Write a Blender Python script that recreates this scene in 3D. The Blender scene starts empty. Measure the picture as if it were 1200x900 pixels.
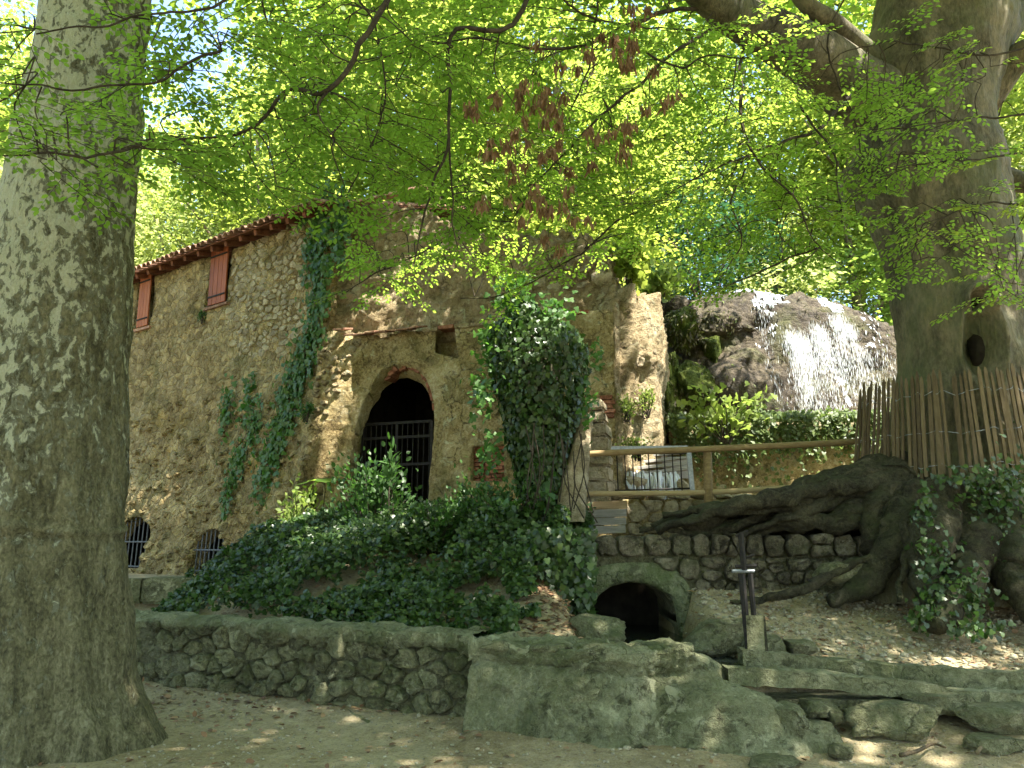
import bpy, bmesh, math, random
import numpy as np
from mathutils import Vector, Matrix, noise as mnoise
from mathutils.bvhtree import BVHTree

rng = np.random.default_rng(7)
random.seed(7)
R = math.radians

# ------------------------------------------------------------------ camera, sky, sun, exposure
scene = bpy.context.scene
C = scene.collection
EYE = 1.6
FPX = 950.0
PITCH = math.atan(186 / FPX)
cam_data = bpy.data.cameras.new('camera')
cam_data.sensor_width = 36
cam_data.lens = 36 * FPX / 1200
cam_data.clip_start = 0.05
cam_data.clip_end = 900
cam = bpy.data.objects.new('camera', cam_data)
C.objects.link(cam)
cam.location = (0, 0, EYE)
cam.rotation_euler = (math.pi / 2 + PITCH, 0, 0)
scene.camera = cam

SUN = Vector((0.36, -0.30, 0.88)).normalized()
world = bpy.data.worlds.new('World')
scene.world = world
world.use_nodes = True
wn = world.node_tree
sky = wn.nodes.new('ShaderNodeTexSky')
sky.sky_type = 'NISHITA'
sky.sun_disc = False
sky.sun_elevation = math.asin(SUN.z)
sky.sun_rotation = math.atan2(SUN.x, SUN.y)
wn.nodes['Background'].inputs['Strength'].default_value = 0.15
wn.links.new(sky.outputs[0], wn.nodes['Background'].inputs['Color'])
sun_data = bpy.data.lights.new('sun', 'SUN')
sun_data.energy = 5.0
sun_data.angle = R(0.53)
sun_data.color = (1.0, 0.94, 0.84)
sun = bpy.data.objects.new('sun', sun_data)
C.objects.link(sun)
sun.rotation_euler = (-SUN).to_track_quat('-Z', 'Y').to_euler()
sun.location = (6, -6, 30)
vs = scene.view_settings
vs.view_transform = 'Standard'
vs.look = 'None'
vs.exposure = 2.32
vs.gamma = 1
vs.use_curve_mapping = False
cy = scene.cycles
cy.use_denoising = True
cy.max_bounces = 11
cy.diffuse_bounces = 5
cy.glossy_bounces = 2
cy.transmission_bounces = 9
cy.sample_clamp_indirect = 6

# ------------------------------------------------------------------ projection helpers (photograph pixel -> point in the place)
ct, st = math.cos(PITCH), math.sin(PITCH)
def ray(px, py):
    u = (px - 600) / FPX
    v = (450 - py) / FPX
    return Vector((u, ct - v * st, st + v * ct))
def P(px, py, Y):
    d = ray(px, py)
    t = Y / d.y
    return Vector((d.x * t, Y, EYE + d.z * t))
def Pz(px, py, z):
    d = ray(px, py)
    t = (z - EYE) / d.z
    return Vector((d.x * t, d.y * t, z))
def PX(px, Y):
    return (px - 600) / FPX * Y * 1.0

# ------------------------------------------------------------------ vectorised noise
def _hash(i, j, k):
    h = (i * 374761393 + j * 668265263 + k * 2147483647) & 0xffffffff
    h = ((h ^ (h >> 13)) * 1274126177) & 0xffffffff
    h = ((h ^ (h >> 16)) * 2246822519) & 0xffffffff
    return ((h ^ (h >> 15)) & 0xffff) / 32767.5 - 1.0
def vnoise(p):
    p = np.asarray(p, dtype=np.float64)
    f = np.floor(p)
    i = f.astype(np.int64)
    t = p - f
    t = t * t * (3 - 2 * t)
    out = 0
    for a in (0, 1):
        wa = t[..., 0] if a else 1 - t[..., 0]
        for b in (0, 1):
            wb = t[..., 1] if b else 1 - t[..., 1]
            for c in (0, 1):
                wc = t[..., 2] if c else 1 - t[..., 2]
                out = out + wa * wb * wc * _hash(i[..., 0] + a, i[..., 1] + b, i[..., 2] + c)
    return out
def fbm(p, scale=1.0, octv=4, gain=0.5, seed=0.0):
    p = np.asarray(p, dtype=np.float64) * scale + seed * 17.31
    a, s, out = 1.0, 0.0, 0
    for o in range(octv):
        out = out + a * vnoise(p)
        s += a
        a *= gain
        p = p * 2.03 + 5.7
    return out / s
def sstep(a, b, x):
    t = np.clip((x - a) / (b - a), 0, 1)
    return t * t * (3 - 2 * t)
def flake(p, scale, seed, w=0.03):
    """steps where a coat has flaked off: sharp-edged patches 0..1"""
    return sstep(-w, w, fbm(p, scale, 4, 0.6, seed))
def in_poly(poly, s, z):
    s = np.asarray(s); z = np.asarray(z)
    inside = np.zeros(s.shape, bool)
    n = len(poly)
    for i in range(n):
        x1, y1 = poly[i]; x2, y2 = poly[(i + 1) % n]
        if y1 == y2: continue
        cond = (y1 > z) != (y2 > z)
        xi = (x2 - x1) * (z - y1) / (y2 - y1) + x1
        inside ^= cond & (s < xi)
    return inside

# ------------------------------------------------------------------ object helpers
def new_mesh(name, verts, faces, smooth=True):
    """faces: list of index arrays (each (n,3) or (n,4)) or list of lists"""
    me = bpy.data.meshes.new(name)
    verts = np.asarray(verts, dtype=np.float32)
    if isinstance(faces, np.ndarray): faces = [faces]
    if faces and isinstance(faces[0], np.ndarray) and faces[0].ndim == 2:
        loops, starts, tot, off = [], [], [], 0
        for f in faces:
            if len(f) == 0: continue
            k = f.shape[1]
            loops.append(f.astype(np.int32).ravel())
            starts.append(off + np.arange(len(f), dtype=np.int32) * k)
            tot.append(np.full(len(f), k, np.int32))
            off += len(f) * k
        loops = np.concatenate(loops); starts = np.concatenate(starts); tot = np.concatenate(tot)
        me.vertices.add(len(verts)); me.vertices.foreach_set('co', verts.ravel())
        me.loops.add(len(loops)); me.loops.foreach_set('vertex_index', loops)
        me.polygons.add(len(starts)); me.polygons.foreach_set('loop_start', starts)
        me.polygons.foreach_set('loop_total', tot)
        me.update(calc_edges=True)
    else:
        me.from_pydata([tuple(map(float, v)) for v in verts], [], [list(map(int, f)) for f in faces])
        me.update()
    if smooth:
        me.polygons.foreach_set('use_smooth', np.ones(len(me.polygons), bool))
    return me
def link(name, me, material=None, parent=None, kind=None, label=None, cat=None, group=None):
    o = bpy.data.objects.new(name, me)
    C.objects.link(o)
    if material is not None and me is not None and len(me.materials) == 0:
        me.materials.append(material)
    if parent is not None:
        o.parent = parent
        # meshes are built in place: undo the offsets of the parents
        off = Vector(parent.location); q = parent.parent
        while q is not None: off += q.location; q = q.parent
        o.location = -off
    if kind: o['kind'] = kind
    if label: o['label'] = label
    if cat: o['category'] = cat
    if group: o['group'] = group
    return o
def thing(name, label, cat, loc, group=None):
    o = bpy.data.objects.new(name, None)
    o.empty_display_size = 0.2
    C.objects.link(o)
    o.location = loc
    o['label'] = label; o['category'] = cat
    if group: o['group'] = group
    return o
class MB:
    """collects pieces of ONE mesh"""
    def __init__(s): s.v = []; s.f = []; s.n = 0
    def add(s, v, f):
        v = np.asarray(v, float).reshape(-1, 3)
        s.v.append(v); s.f += [[i + s.n for i in q] for q in f]; s.n += len(v)
    def box(s, c, d, rot=None, jit=0.0):
        c = np.asarray(c, float); d = np.asarray(d, float) / 2
        v = np.array([[x, y, z] for x in (-1, 1) for y in (-1, 1) for z in (-1, 1)], float) * d
        if jit: v = v + rng.uniform(-jit, jit, v.shape)
        if rot is not None: v = v @ np.array(rot.to_3x3() if hasattr(rot, 'to_3x3') else rot).T
        s.add(v + c, [(0, 1, 3, 2), (4, 6, 7, 5), (0, 4, 5, 1), (2, 3, 7, 6), (0, 2, 6, 4), (1, 5, 7, 3)])
    def tube(s, pts, rad, n=8, cap=True):
        pts = np.asarray([tuple(p) for p in pts], float)
        m = len(pts)
        rad = np.broadcast_to(np.asarray(rad, float), (m,))
        T = np.gradient(pts, axis=0) if m > 1 else np.array([[0, 0, 1.]])
        T /= np.linalg.norm(T, axis=1)[:, None] + 1e-9
        ref = np.array([0, 0, 1.]) if abs(T[0][2]) < 0.9 else np.array([1., 0, 0])
        u = np.cross(T[0], ref); u /= np.linalg.norm(u)
        V = []
        a = np.arange(n) / n * 2 * np.pi
        for i in range(m):
            u = u - T[i] * np.dot(u, T[i]); u /= np.linalg.norm(u) + 1e-9
            w = np.cross(T[i], u)
            V.append(pts[i] + rad[i] * (np.cos(a)[:, None] * u + np.sin(a)[:, None] * w))
        F = []
        for i in range(m - 1):
            for j in range(n):
                F.append((i * n + j, i * n + (j + 1) % n, (i + 1) * n + (j + 1) % n, (i + 1) * n + j))
        if cap:
            F.append(tuple(range(n))[::-1]); F.append(tuple((m - 1) * n + j for j in range(n)))
        s.add(np.concatenate(V), F)
    def mesh(s, name, smooth=False):
        return new_mesh(name, np.concatenate(s.v), s.f, smooth)
    def build(s, name, material, parent=None, smooth=False, bevel=0, **kw):
        me = s.mesh(name, smooth)
        if bevel:
            bm = bmesh.new(); bm.from_mesh(me)
            bmesh.ops.bevel(bm, geom=list(bm.edges), offset=bevel, segments=1, affect='EDGES', profile=0.6)
            bm.to_mesh(me); bm.free()
        return link(name, me, material, parent, **kw)
def curve_pts(ctrl, n=24):
    """Catmull-Rom through control points"""
    c = [np.array(tuple(p), float) for p in ctrl]
    c = [2 * c[0] - c[1]] + c + [2 * c[-1] - c[-2]]
    out = []
    segs = len(c) - 3
    for k in range(n):
        t = k / (n - 1) * segs
        i = min(int(t), segs - 1); t -= i
        p0, p1, p2, p3 = c[i:i + 4]
        out.append(0.5 * ((2 * p1) + (-p0 + p2) * t + (2 * p0 - 5 * p1 + 4 * p2 - p3) * t * t + (-p0 + 3 * p1 - 3 * p2 + p3) * t ** 3))
    return np.array(out)

# ------------------------------------------------------------------ materials
class NT:
    def __init__(s, name):
        s.m = bpy.data.materials.new(name); s.m.use_nodes = True
        s.t = s.m.node_tree; s.t.nodes.clear()
        s.out = s.n('OutputMaterial')
    def n(s, ty, **kw):
        nd = s.t.nodes.new('ShaderNode' + ty)
        for k, v in kw.items():
            if k in nd.inputs: nd.inputs[k].default_value = v
            else: setattr(nd, k, v)
        return nd
    def l(s, a, b): s.t.links.new(a, b)
    def noise(s, scale, detail=6, rough=0.6, vec=None, dist=0.0):
        n = s.n('TexNoise', Scale=scale, Detail=detail, Roughness=rough, Distortion=dist)
        s.l(vec if vec is not None else s.co, n.inputs['Vector'])
        return n.outputs['Fac']
    def ramp(s, fac, stops):
        r = s.n('ValToRGB')
        e = r.color_ramp.elements
        while len(e) > 1: e.remove(e[-1])
        for i, (p, c) in enumerate(stops):
            q = e[0] if i == 0 else e.new(p)
            q.position = p
            q.color = (*c, 1) if len(c) == 3 else c
        s.l(fac, r.inputs['Fac'])
        return r.outputs['Color']
    def mix(s, fac, a, b, mode='MIX'):
        m = s.n('Mix', data_type='RGBA', blend_type=mode)
        for sock, v in ((m.inputs[0], fac), (m.inputs[6], a), (m.inputs[7], b)):
            if isinstance(v, (int, float)): sock.default_value = v
            elif isinstance(v, tuple): sock.default_value = (*v, 1)
            else: s.l(v, sock)
        return m.outputs[2]
    def math(s, op, a, b=0.0, c=None):
        m = s.n('Math', operation=op)
        for i, v in enumerate((a, b, c)):
            if v is None: continue
            if isinstance(v, (int, float)): m.inputs[i].default_value = v
            else: s.l(v, m.inputs[i])
        return m.outputs[0]
    def con(s, f, k=2.3): return s.math('MULTIPLY_ADD', f, k, 0.5 - 0.5 * k)
    def coords(s, kind='Object'):
        s.co = s.n('TexCoord').outputs[kind]
        return s.co
    def bump(s, h, strength=0.5, dist=0.02, normal=None):
        b = s.n('Bump', Strength=strength, Distance=dist)
        s.l(h, b.inputs['Height'])
        if normal is not None: s.l(normal, b.inputs['Normal'])
        return b.outputs['Normal']
    def principled(s, col, rough=0.85, normal=None, metal=0.0, spec=0.3, **kw):
        p = s.n('BsdfPrincipled')
        if isinstance(col, tuple): p.inputs['Base Color'].default_value = (*col, 1)
        else: s.l(col, p.inputs['Base Color'])
        if isinstance(rough, (int, float)): p.inputs['Roughness'].default_value = rough
        else: s.l(rough, p.inputs['Roughness'])
        p.inputs['Metallic'].default_value = metal
        p.inputs['Specular IOR Level'].default_value = spec
        for k, v in kw.items(): p.inputs[k].default_value = v
        if normal is not None: s.l(normal, p.inputs['Normal'])
        s.l(p.outputs[0], s.out.inputs[0])
        return p
    def upness(s):
        g = s.n('NewGeometry'); x = s.n('SeparateXYZ'); s.l(g.outputs['Normal'], x.inputs[0])
        return x.outputs['Z']
    def objrand(s):
        return s.n('ObjectInfo').outputs['Random']

def stone_mat(name, stops, scale=3.0, fine=28.0, bump=0.6, bdist=0.03, moss=None, moss_lo=0.45, moss_hi=0.65, moss_scale=1.3, up=0.0, rough=0.9, vary=0.35, blotch=0.5, crack=0.0):
    t = NT(name); t.coords()
    n1 = t.noise(scale, 8, 0.65, dist=0.3)
    n2 = t.noise(fine, 5, 0.7)
    n4 = t.noise(fine * 3.2, 3, 0.8)
    f = t.con(t.math('ADD', t.math('MULTIPLY', n1, 0.45), t.math('ADD', t.math('MULTIPLY', n2, 0.33), t.math('MULTIPLY', n4, 0.22))), 2.7)
    col = t.ramp(f, stops)
    if vary:
        rv = t.math('MULTIPLY_ADD', t.objrand(), vary, 1 - vary / 2)
        vcol = t.n('CombineColor')
        for i in range(3): t.l(rv, vcol.inputs[i])
        col = t.mix(1.0, col, vcol.outputs[0], 'MULTIPLY')
    if moss:
        m = t.noise(moss_scale, 7, 0.7, dist=0.5)
        if up: m = t.math('MULTIPLY_ADD', t.upness(), up, m)
        mf = t.n('MapRange', **{'From Min': moss_lo, 'From Max': moss_hi})
        t.l(m, mf.inputs[0])
        mc = t.ramp(t.noise(18, 4), [(0.3, tuple(c * 0.55 for c in moss)), (0.7, moss)])
        col = t.mix(mf.outputs[0], col, mc)
    if blotch:
        b1 = t.n('MapRange', **{'From Min': 0.585, 'From Max': 0.63}); t.l(t.noise(4.3, 8, 0.68, dist=0.8), b1.inputs[0])
        lite = stops[-1][1]
        col = t.mix(t.math('MULTIPLY', b1.outputs[0], blotch), col, tuple(min(0.6, c * 1.25) for c in lite))
        b2 = t.n('MapRange', **{'From Min': 0.57, 'From Max': 0.64}); t.l(t.noise(6.1, 8, 0.7, dist=0.6), b2.inputs[0])
        col = t.mix(t.math('MULTIPLY', b2.outputs[0], blotch * 1.1), col, tuple(c * 0.6 for c in stops[0][1]))
    ck = None
    if crack:
        wob = t.n('TexNoise', Scale=3.0, Detail=5, Roughness=0.65); t.l(t.co, wob.inputs['Vector'])
        wv = t.n('VectorMath', operation='MULTIPLY_ADD'); t.l(wob.outputs['Color'], wv.inputs[0]); wv.inputs[1].default_value = (0.5, 0.5, 0.5); t.l(t.co, wv.inputs[2])
        ve = t.n('TexVoronoi', Scale=2.6, feature='DISTANCE_TO_EDGE'); t.l(wv.outputs[0], ve.inputs['Vector'])
        c1 = t.n('MapRange', **{'From Min': 0.0, 'From Max': 0.022, 'To Min': 1.0, 'To Max': 0.0}); t.l(ve.outputs['Distance'], c1.inputs[0])
        c2 = t.n('MapRange', **{'From Min': 0.46, 'From Max': 0.56}); t.l(t.noise(1.9, 4, 0.6), c2.inputs[0])
        ck = t.math('MULTIPLY', t.math('MULTIPLY', c1.outputs[0], c2.outputs[0]), crack)
        col = t.mix(ck, col, tuple(c * 0.35 for c in stops[0][1]))
    v = t.n('TexVoronoi', Scale=fine * 0.6); t.l(t.co, v.inputs['Vector'])
    h = t.math('ADD', t.math('MULTIPLY', n1, 1.0), t.math('ADD', t.math('MULTIPLY', n2, 0.75), t.math('ADD', t.math('MULTIPLY', n4, 0.35), t.math('MULTIPLY', v.outputs['Distance'], 0.3))))
    if ck is not None: h = t.math('MULTIPLY_ADD', ck, -1.2, h)
    t.principled(col, rough, t.bump(h, min(1.0, bump * 1.25), bdist * 2.0), spec=0.2)
    return t.m

def leaf_mat(name, dark, light, trans, tfac=0.5, rough=0.45, spec=0.35, yellow=None):
    t = NT(name)
    g = t.n('NewGeometry')
    rnd = g.outputs['Random Per Island']
    col = t.ramp(rnd, [(0.0, dark), (0.85, light)] + ([(0.97, yellow)] if yellow else []))
    tr = t.mix(1.0, t.ramp(rnd, [(0.0, tuple(c * 0.75 for c in trans)), (1.0, trans)]), (1, 1, 1), 'MULTIPLY')
    p = t.n('BsdfPrincipled', Roughness=rough)
    p.inputs['Specular IOR Level'].default_value = spec
    t.l(col, p.inputs['Base Color'])
    b = t.n('BsdfTranslucent'); t.l(tr, b.inputs['Color'])
    mx = t.n('MixShader'); mx.inputs[0].default_value = tfac
    t.l(p.outputs[0], mx.inputs[1]); t.l(b.outputs[0], mx.inputs[2])
    t.l(mx.outputs[0], t.out.inputs[0])
    return t.m

M = {}
def build_materials():
    # plane tree: flaking bark, pale plates over olive and grey brown
    t = NT('plane_bark'); t.coords()
    mp = t.n('Mapping'); mp.inputs['Scale'].default_value = (1, 1, 0.62); t.l(t.co, mp.inputs['Vector'])
    big = t.noise(13.0, 9, 0.66, mp.outputs[0], 0.5)
    med = t.noise(30.0, 6, 0.62, mp.outputs[0], 0.8)
    fin = t.noise(60.0, 5, 0.7, mp.outputs[0])
    mpv = t.n('Mapping'); mpv.inputs['Scale'].default_value = (1, 1, 0.22); t.l(t.co, mpv.inputs['Vector'])
    ver = t.noise(9.0, 7, 0.65, mpv.outputs[0], 0.6)
    zx = t.n('SeparateXYZ'); t.l(t.co, zx.inputs[0])
    hi = t.n('MapRange', **{'From Min': 1.2, 'From Max': 4.6, 'To Min': -0.06, 'To Max': 0.09}); t.l(zx.outputs['Z'], hi.inputs[0])
    xs = t.n('MapRange', **{'From Min': -4.2, 'From Max': -3.35, 'To Min': 0.03, 'To Max': -0.09}); t.l(zx.outputs['X'], xs.inputs[0])
    pl = t.math('ADD', t.math('ADD', big, hi.outputs[0]), xs.outputs[0])
    basec = t.ramp(t.con(t.math('ADD', t.math('MULTIPLY', med, 0.35), t.math('ADD', t.math('MULTIPLY', ver, 0.4), t.math('MULTIPLY', fin, 0.25))), 2.8),
                   [(0.22, (0.05, 0.046, 0.024)), (0.45, (0.12, 0.112, 0.06)), (0.62, (0.185, 0.17, 0.095)), (0.8, (0.27, 0.255, 0.155))])
    mid = t.n('MapRange', **{'From Min': 0.475, 'From Max': 0.49}); t.l(pl, mid.inputs[0])
    pale = t.n('MapRange', **{'From Min': 0.545, 'From Max': 0.556}); t.l(pl, pale.inputs[0])
    c = t.mix(mid.outputs[0], basec, t.ramp(med, [(0.3, (0.15, 0.155, 0.10)), (0.7, (0.22, 0.22, 0.15))]))
    c = t.mix(pale.outputs[0], c, t.ramp(fin, [(0.3, (0.36, 0.37, 0.25)), (0.7, (0.50, 0.50, 0.36))]))
    h = t.math('ADD', t.math('MULTIPLY', mid.outputs[0], -0.4), t.math('ADD', t.math('MULTIPLY', pale.outputs[0], -0.35), t.math('ADD', t.math('MULTIPLY', fin, 0.5), t.math('ADD', med, t.math('MULTIPLY', ver, 1.3)))))
    t.principled(c, 0.85, t.bump(h, 1.0, 0.045), spec=0.2)
    M['plane_bark'] = t.m
    # beech: smooth grey bark with green algae and dark scars
    t = NT('beech_bark'); t.coords()
    mp = t.n('Mapping'); mp.inputs['Scale'].default_value = (1, 1, 0.45); t.l(t.co, mp.inputs['Vector'])
    n1 = t.noise(2.2, 8, 0.6, mp.outputs[0], 0.5); n2 = t.noise(26, 6, 0.7, mp.outputs[0])
    c = t.ramp(t.con(t.math('ADD', t.math('MULTIPLY', n1, 0.6), t.math('MULTIPLY', n2, 0.4))),
               [(0.2, (0.035, 0.03, 0.02)), (0.42, (0.095, 0.085, 0.055)), (0.6, (0.16, 0.14, 0.09)), (0.85, (0.25, 0.215, 0.14))])
    al = t.n('MapRange', **{'From Min': 0.47, 'From Max': 0.66}); t.l(t.noise(1.1, 6, 0.65), al.inputs[0])
    c = t.mix(t.math('MULTIPLY', al.outputs[0], 0.65), c, (0.09, 0.11, 0.05))
    mp2 = t.n('Mapping'); mp2.inputs['Scale'].default_value = (1, 1, 0.18); t.l(t.co, mp2.inputs['Vector'])
    n3 = t.noise(11, 6, 0.6, mp2.outputs[0], 0.7)
    t.principled(c, 0.82, t.bump(t.math('ADD', n1, t.math('ADD', t.math('MULTIPLY', n2, 0.35), t.math('MULTIPLY', n3, 0.8))), 1.0, 0.06), spec=0.2)
    M['beech_bark'] = t.m
    M['root'] = stone_mat('root_bark', [(0.22, (0.018, 0.016, 0.010)), (0.5, (0.06, 0.055, 0.034)), (0.8, (0.125, 0.115, 0.07))], 3, 24, 1.0, 0.05, moss=(0.07, 0.085, 0.035), moss_lo=0.5, moss_hi=0.75, up=0.12)
    M['twig'] = stone_mat('twig_bark', [(0.3, (0.025, 0.02, 0.014)), (0.7, (0.075, 0.06, 0.042))], 5, 30, 0.3, 0.005, vary=0, blotch=0)
    M['far_bark'] = stone_mat('far_bark', [(0.3, (0.09, 0.07, 0.045)), (0.7, (0.26, 0.21, 0.14))], 3, 12, 0.5, 0.03, blotch=0)
    # stone and plaster
    M['wall_stone'] = stone_mat('mossy_limestone', [(0.15, (0.065, 0.063, 0.035)), (0.4, (0.19, 0.187, 0.105)), (0.6, (0.30, 0.295, 0.175)), (0.8, (0.43, 0.42, 0.27))], 2.4, 26, 0.9, 0.04, moss=(0.15, 0.17, 0.075), moss_lo=0.48, moss_hi=0.72, up=0.10, crack=0.35, blotch=0.6)
    M['wall_core'] = stone_mat('wall_mortar', [(0.25, (0.055, 0.052, 0.03)), (0.5, (0.14, 0.135, 0.08)), (0.75, (0.24, 0.235, 0.145))], 3, 22, 1.0, 0.04, moss=(0.10, 0.11, 0.05), moss_lo=0.5, moss_hi=0.75, vary=0)
    M['render_block'] = stone_mat('weathered_render', [(0.15, (0.08, 0.08, 0.045)), (0.4, (0.215, 0.22, 0.125)), (0.6, (0.32, 0.325, 0.195)), (0.8, (0.44, 0.44, 0.29))], 1.7, 34, 0.9, 0.035, moss=(0.15, 0.175, 0.075), moss_lo=0.45, moss_hi=0.72, moss_scale=1.8, vary=0, crack=0.35, blotch=0.6)
    M['bridge_stone'] = stone_mat('bridge_stone', [(0.3, (0.06, 0.052, 0.036)), (0.5, (0.15, 0.13, 0.09)), (0.7, (0.24, 0.215, 0.155))], 3, 24, 0.8, 0.03, moss=(0.08, 0.095, 0.04), moss_lo=0.5, moss_hi=0.75, crack=0.7, blotch=0.5)
    M['arch_render'] = stone_mat('arch_render', [(0.3, (0.08, 0.085, 0.05)), (0.5, (0.18, 0.19, 0.115)), (0.7, (0.26, 0.27, 0.18))], 2.5, 20, 0.8, 0.03, moss=(0.12, 0.16, 0.06), moss_lo=0.45, moss_hi=0.7, vary=0, crack=0.7, blotch=0.5)
    M['boulder'] = stone_mat('boulder', [(0.2, (0.08, 0.078, 0.045)), (0.5, (0.22, 0.217, 0.125)), (0.78, (0.38, 0.37, 0.24))], 2.0, 24, 0.9, 0.04, moss=(0.14, 0.16, 0.07), moss_lo=0.45, moss_hi=0.72, up=0.1, crack=0.35, blotch=0.6)
    och = [(0.2, (0.17, 0.12, 0.052)), (0.42, (0.36, 0.275, 0.135)), (0.6, (0.48, 0.385, 0.205)), (0.8, (0.58, 0.49, 0.30))]
    # old ochre rubble wall: colour drifts, ochre lichen and green algae with their own shapes
    t = NT('ochre_rubble'); t.coords()
    n1 = t.noise(0.9, 8, 0.65, dist=0.4); n2 = t.noise(11, 6, 0.7); n3 = t.noise(38, 4, 0.7)
    f = t.math('ADD', t.math('MULTIPLY', n1, 0.45), t.math('ADD', t.math('MULTIPLY', n2, 0.35), t.math('MULTIPLY', n3, 0.2)))
    c = t.ramp(t.con(f, 2.6), och)
    lich = t.n('MapRange', **{'From Min': 0.60, 'From Max': 0.72}); t.l(t.noise(0.75, 6, 0.6, dist=0.6), lich.inputs[0])
    c = t.mix(t.math('MULTIPLY', lich.outputs[0], 0.75), c, (0.40, 0.26, 0.05))
    gr = t.n('MapRange', **{'From Min': 0.50, 'From Max': 0.68}); t.l(t.noise(1.25, 7, 0.68, dist=0.5), gr.inputs[0])
    c = t.mix(t.math('MULTIPLY', gr.outputs[0], 0.6), c, (0.115, 0.125, 0.045))
    dk = t.n('MapRange', **{'From Min': 0.62, 'From Max': 0.8}); t.l(t.noise(2.8, 7, 0.7), dk.inputs[0])
    c = t.mix(t.math('MULTIPLY', dk.outputs[0], 0.55), c, (0.09, 0.068, 0.04))
    dv = t.n('MixRGB') if False else None
    wob = t.n('TexNoise', Scale=6.0, Detail=3); t.l(t.co, wob.inputs['Vector'])
    wv = t.n('VectorMath', operation='MULTIPLY_ADD'); t.l(wob.outputs['Color'], wv.inputs[0]); wv.inputs[1].default_value = (0.12, 0.12, 0.12); t.l(t.co, wv.inputs[2])
    v = t.n('TexVoronoi', Scale=6.5, feature='DISTANCE_TO_EDGE'); t.l(wv.outputs[0], v.inputs['Vector'])
    ve = t.n('MapRange', **{'From Min': 0.0, 'From Max': 0.16}); t.l(v.outputs['Distance'], ve.inputs[0])
    vc = t.n('TexVoronoi', Scale=6.5); t.l(wv.outputs[0], vc.inputs['Vector'])
    sc_ = t.n('SeparateColor'); t.l(vc.outputs['Color'], sc_.inputs[0])
    tone = t.ramp(sc_.outputs[0], [(0.0, (0.62, 0.60, 0.56)), (0.5, (0.95, 0.95, 0.95)), (1.0, (1.35, 1.3, 1.2))])
    c = t.mix(0.8, c, tone, 'MULTIPLY')
    h = t.math('ADD', t.math('MULTIPLY', ve.outputs[0], 0.7), t.math('ADD', n2, t.math('MULTIPLY', n3, 0.6)))
    t.principled(c, 0.95, t.bump(h, 1.0, 0.10), spec=0.1)
    M['rubble'] = t.m
    M['plaster'] = stone_mat('old_plaster', [(0.15, (0.10, 0.075, 0.035)), (0.32, (0.19, 0.135, 0.055)), (0.45, (0.36, 0.275, 0.125)), (0.6, (0.47, 0.375, 0.19)), (0.75, (0.58, 0.50, 0.32))], 1.4, 22, 0.9, 0.04, moss=(0.17, 0.155, 0.055), moss_lo=0.47, moss_hi=0.70, vary=0, crack=0.7, blotch=0.5)
    M['ruin'] = stone_mat('ruin_wall', [(0.15, (0.16, 0.115, 0.06)), (0.42, (0.35, 0.27, 0.15)), (0.6, (0.46, 0.37, 0.22)), (0.8, (0.56, 0.48, 0.32))], 1.9, 15, 1.0, 0.07, moss=(0.15, 0.15, 0.06), moss_lo=0.54, moss_hi=0.75, vary=0, crack=0.7, blotch=0.5)
    M['house_stone'] = stone_mat('house_stone', [(0.25, (0.17, 0.135, 0.08)), (0.5, (0.31, 0.26, 0.16)), (0.75, (0.45, 0.40, 0.27))], 4, 30, 0.6, 0.02, vary=0.5)
    M['pale_stone'] = stone_mat('pale_stone', [(0.3, (0.20, 0.16, 0.10)), (0.5, (0.35, 0.29, 0.19)), (0.7, (0.46, 0.40, 0.28))], 3, 24, 0.8, 0.03, moss=(0.16, 0.17, 0.05), moss_lo=0.55, moss_hi=0.8, vary=0.35)
    M['brick'] = stone_mat('brick', [(0.3, (0.13, 0.05, 0.03)), (0.5, (0.25, 0.105, 0.06)), (0.7, (0.34, 0.16, 0.10))], 5, 30, 0.6, 0.015, vary=0.5, blotch=0)
    M['terracotta'] = stone_mat('terracotta', [(0.3, (0.16, 0.085, 0.055)), (0.5, (0.30, 0.165, 0.11)), (0.7, (0.42, 0.27, 0.19))], 6, 30, 0.5, 0.01, vary=0.6, blotch=0)
    M['eave_wood'] = stone_mat('eave_wood', [(0.3, (0.09, 0.035, 0.02)), (0.6, (0.19, 0.075, 0.04))], 8, 30, 0.4, 0.008, blotch=0)
    # shutters: red-brown stained planks, grain runs up and down
    t = NT('shutter_wood'); t.coords()
    mp = t.n('Mapping'); mp.inputs['Scale'].default_value = (14, 14, 0.9); t.l(t.co, mp.inputs['Vector'])
    g = t.noise(3.0, 6, 0.65, mp.outputs[0])
    c = t.ramp(t.math('ADD', t.math('MULTIPLY', g, 0.75), t.math('MULTIPLY', t.objrand(), 0.25)), [(0.3, (0.15, 0.038, 0.013)), (0.5, (0.27, 0.075, 0.027)), (0.7, (0.35, 0.115, 0.045))])
    t.principled(c, 0.6, t.bump(g, 0.4, 0.006), spec=0.3)
    M['shutter'] = t.m
    def wood(name, stops, sc=(3, 3, 12)):
        t = NT(name); t.coords()
        mp = t.n('Mapping'); mp.inputs['Scale'].default_value = sc; t.l(t.co, mp.inputs['Vector'])
        g = t.noise(3.0, 7, 0.65, mp.outputs[0]); g2 = t.noise(30, 4, 0.6)
        c = t.ramp(t.math('ADD', t.math('MULTIPLY', g, 0.6), t.math('ADD', t.math('MULTIPLY', t.objrand(), 0.25), t.math('MULTIPLY', g2, 0.15))), stops)
        t.principled(c, 0.75, t.bump(g, 0.5, 0.006), spec=0.2)
        return t.m
    M['picket'] = wood('chestnut_picket', [(0.3, (0.05, 0.036, 0.021)), (0.5, (0.11, 0.08, 0.046)), (0.72, (0.19, 0.145, 0.085))], (16, 16, 1.5))
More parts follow.
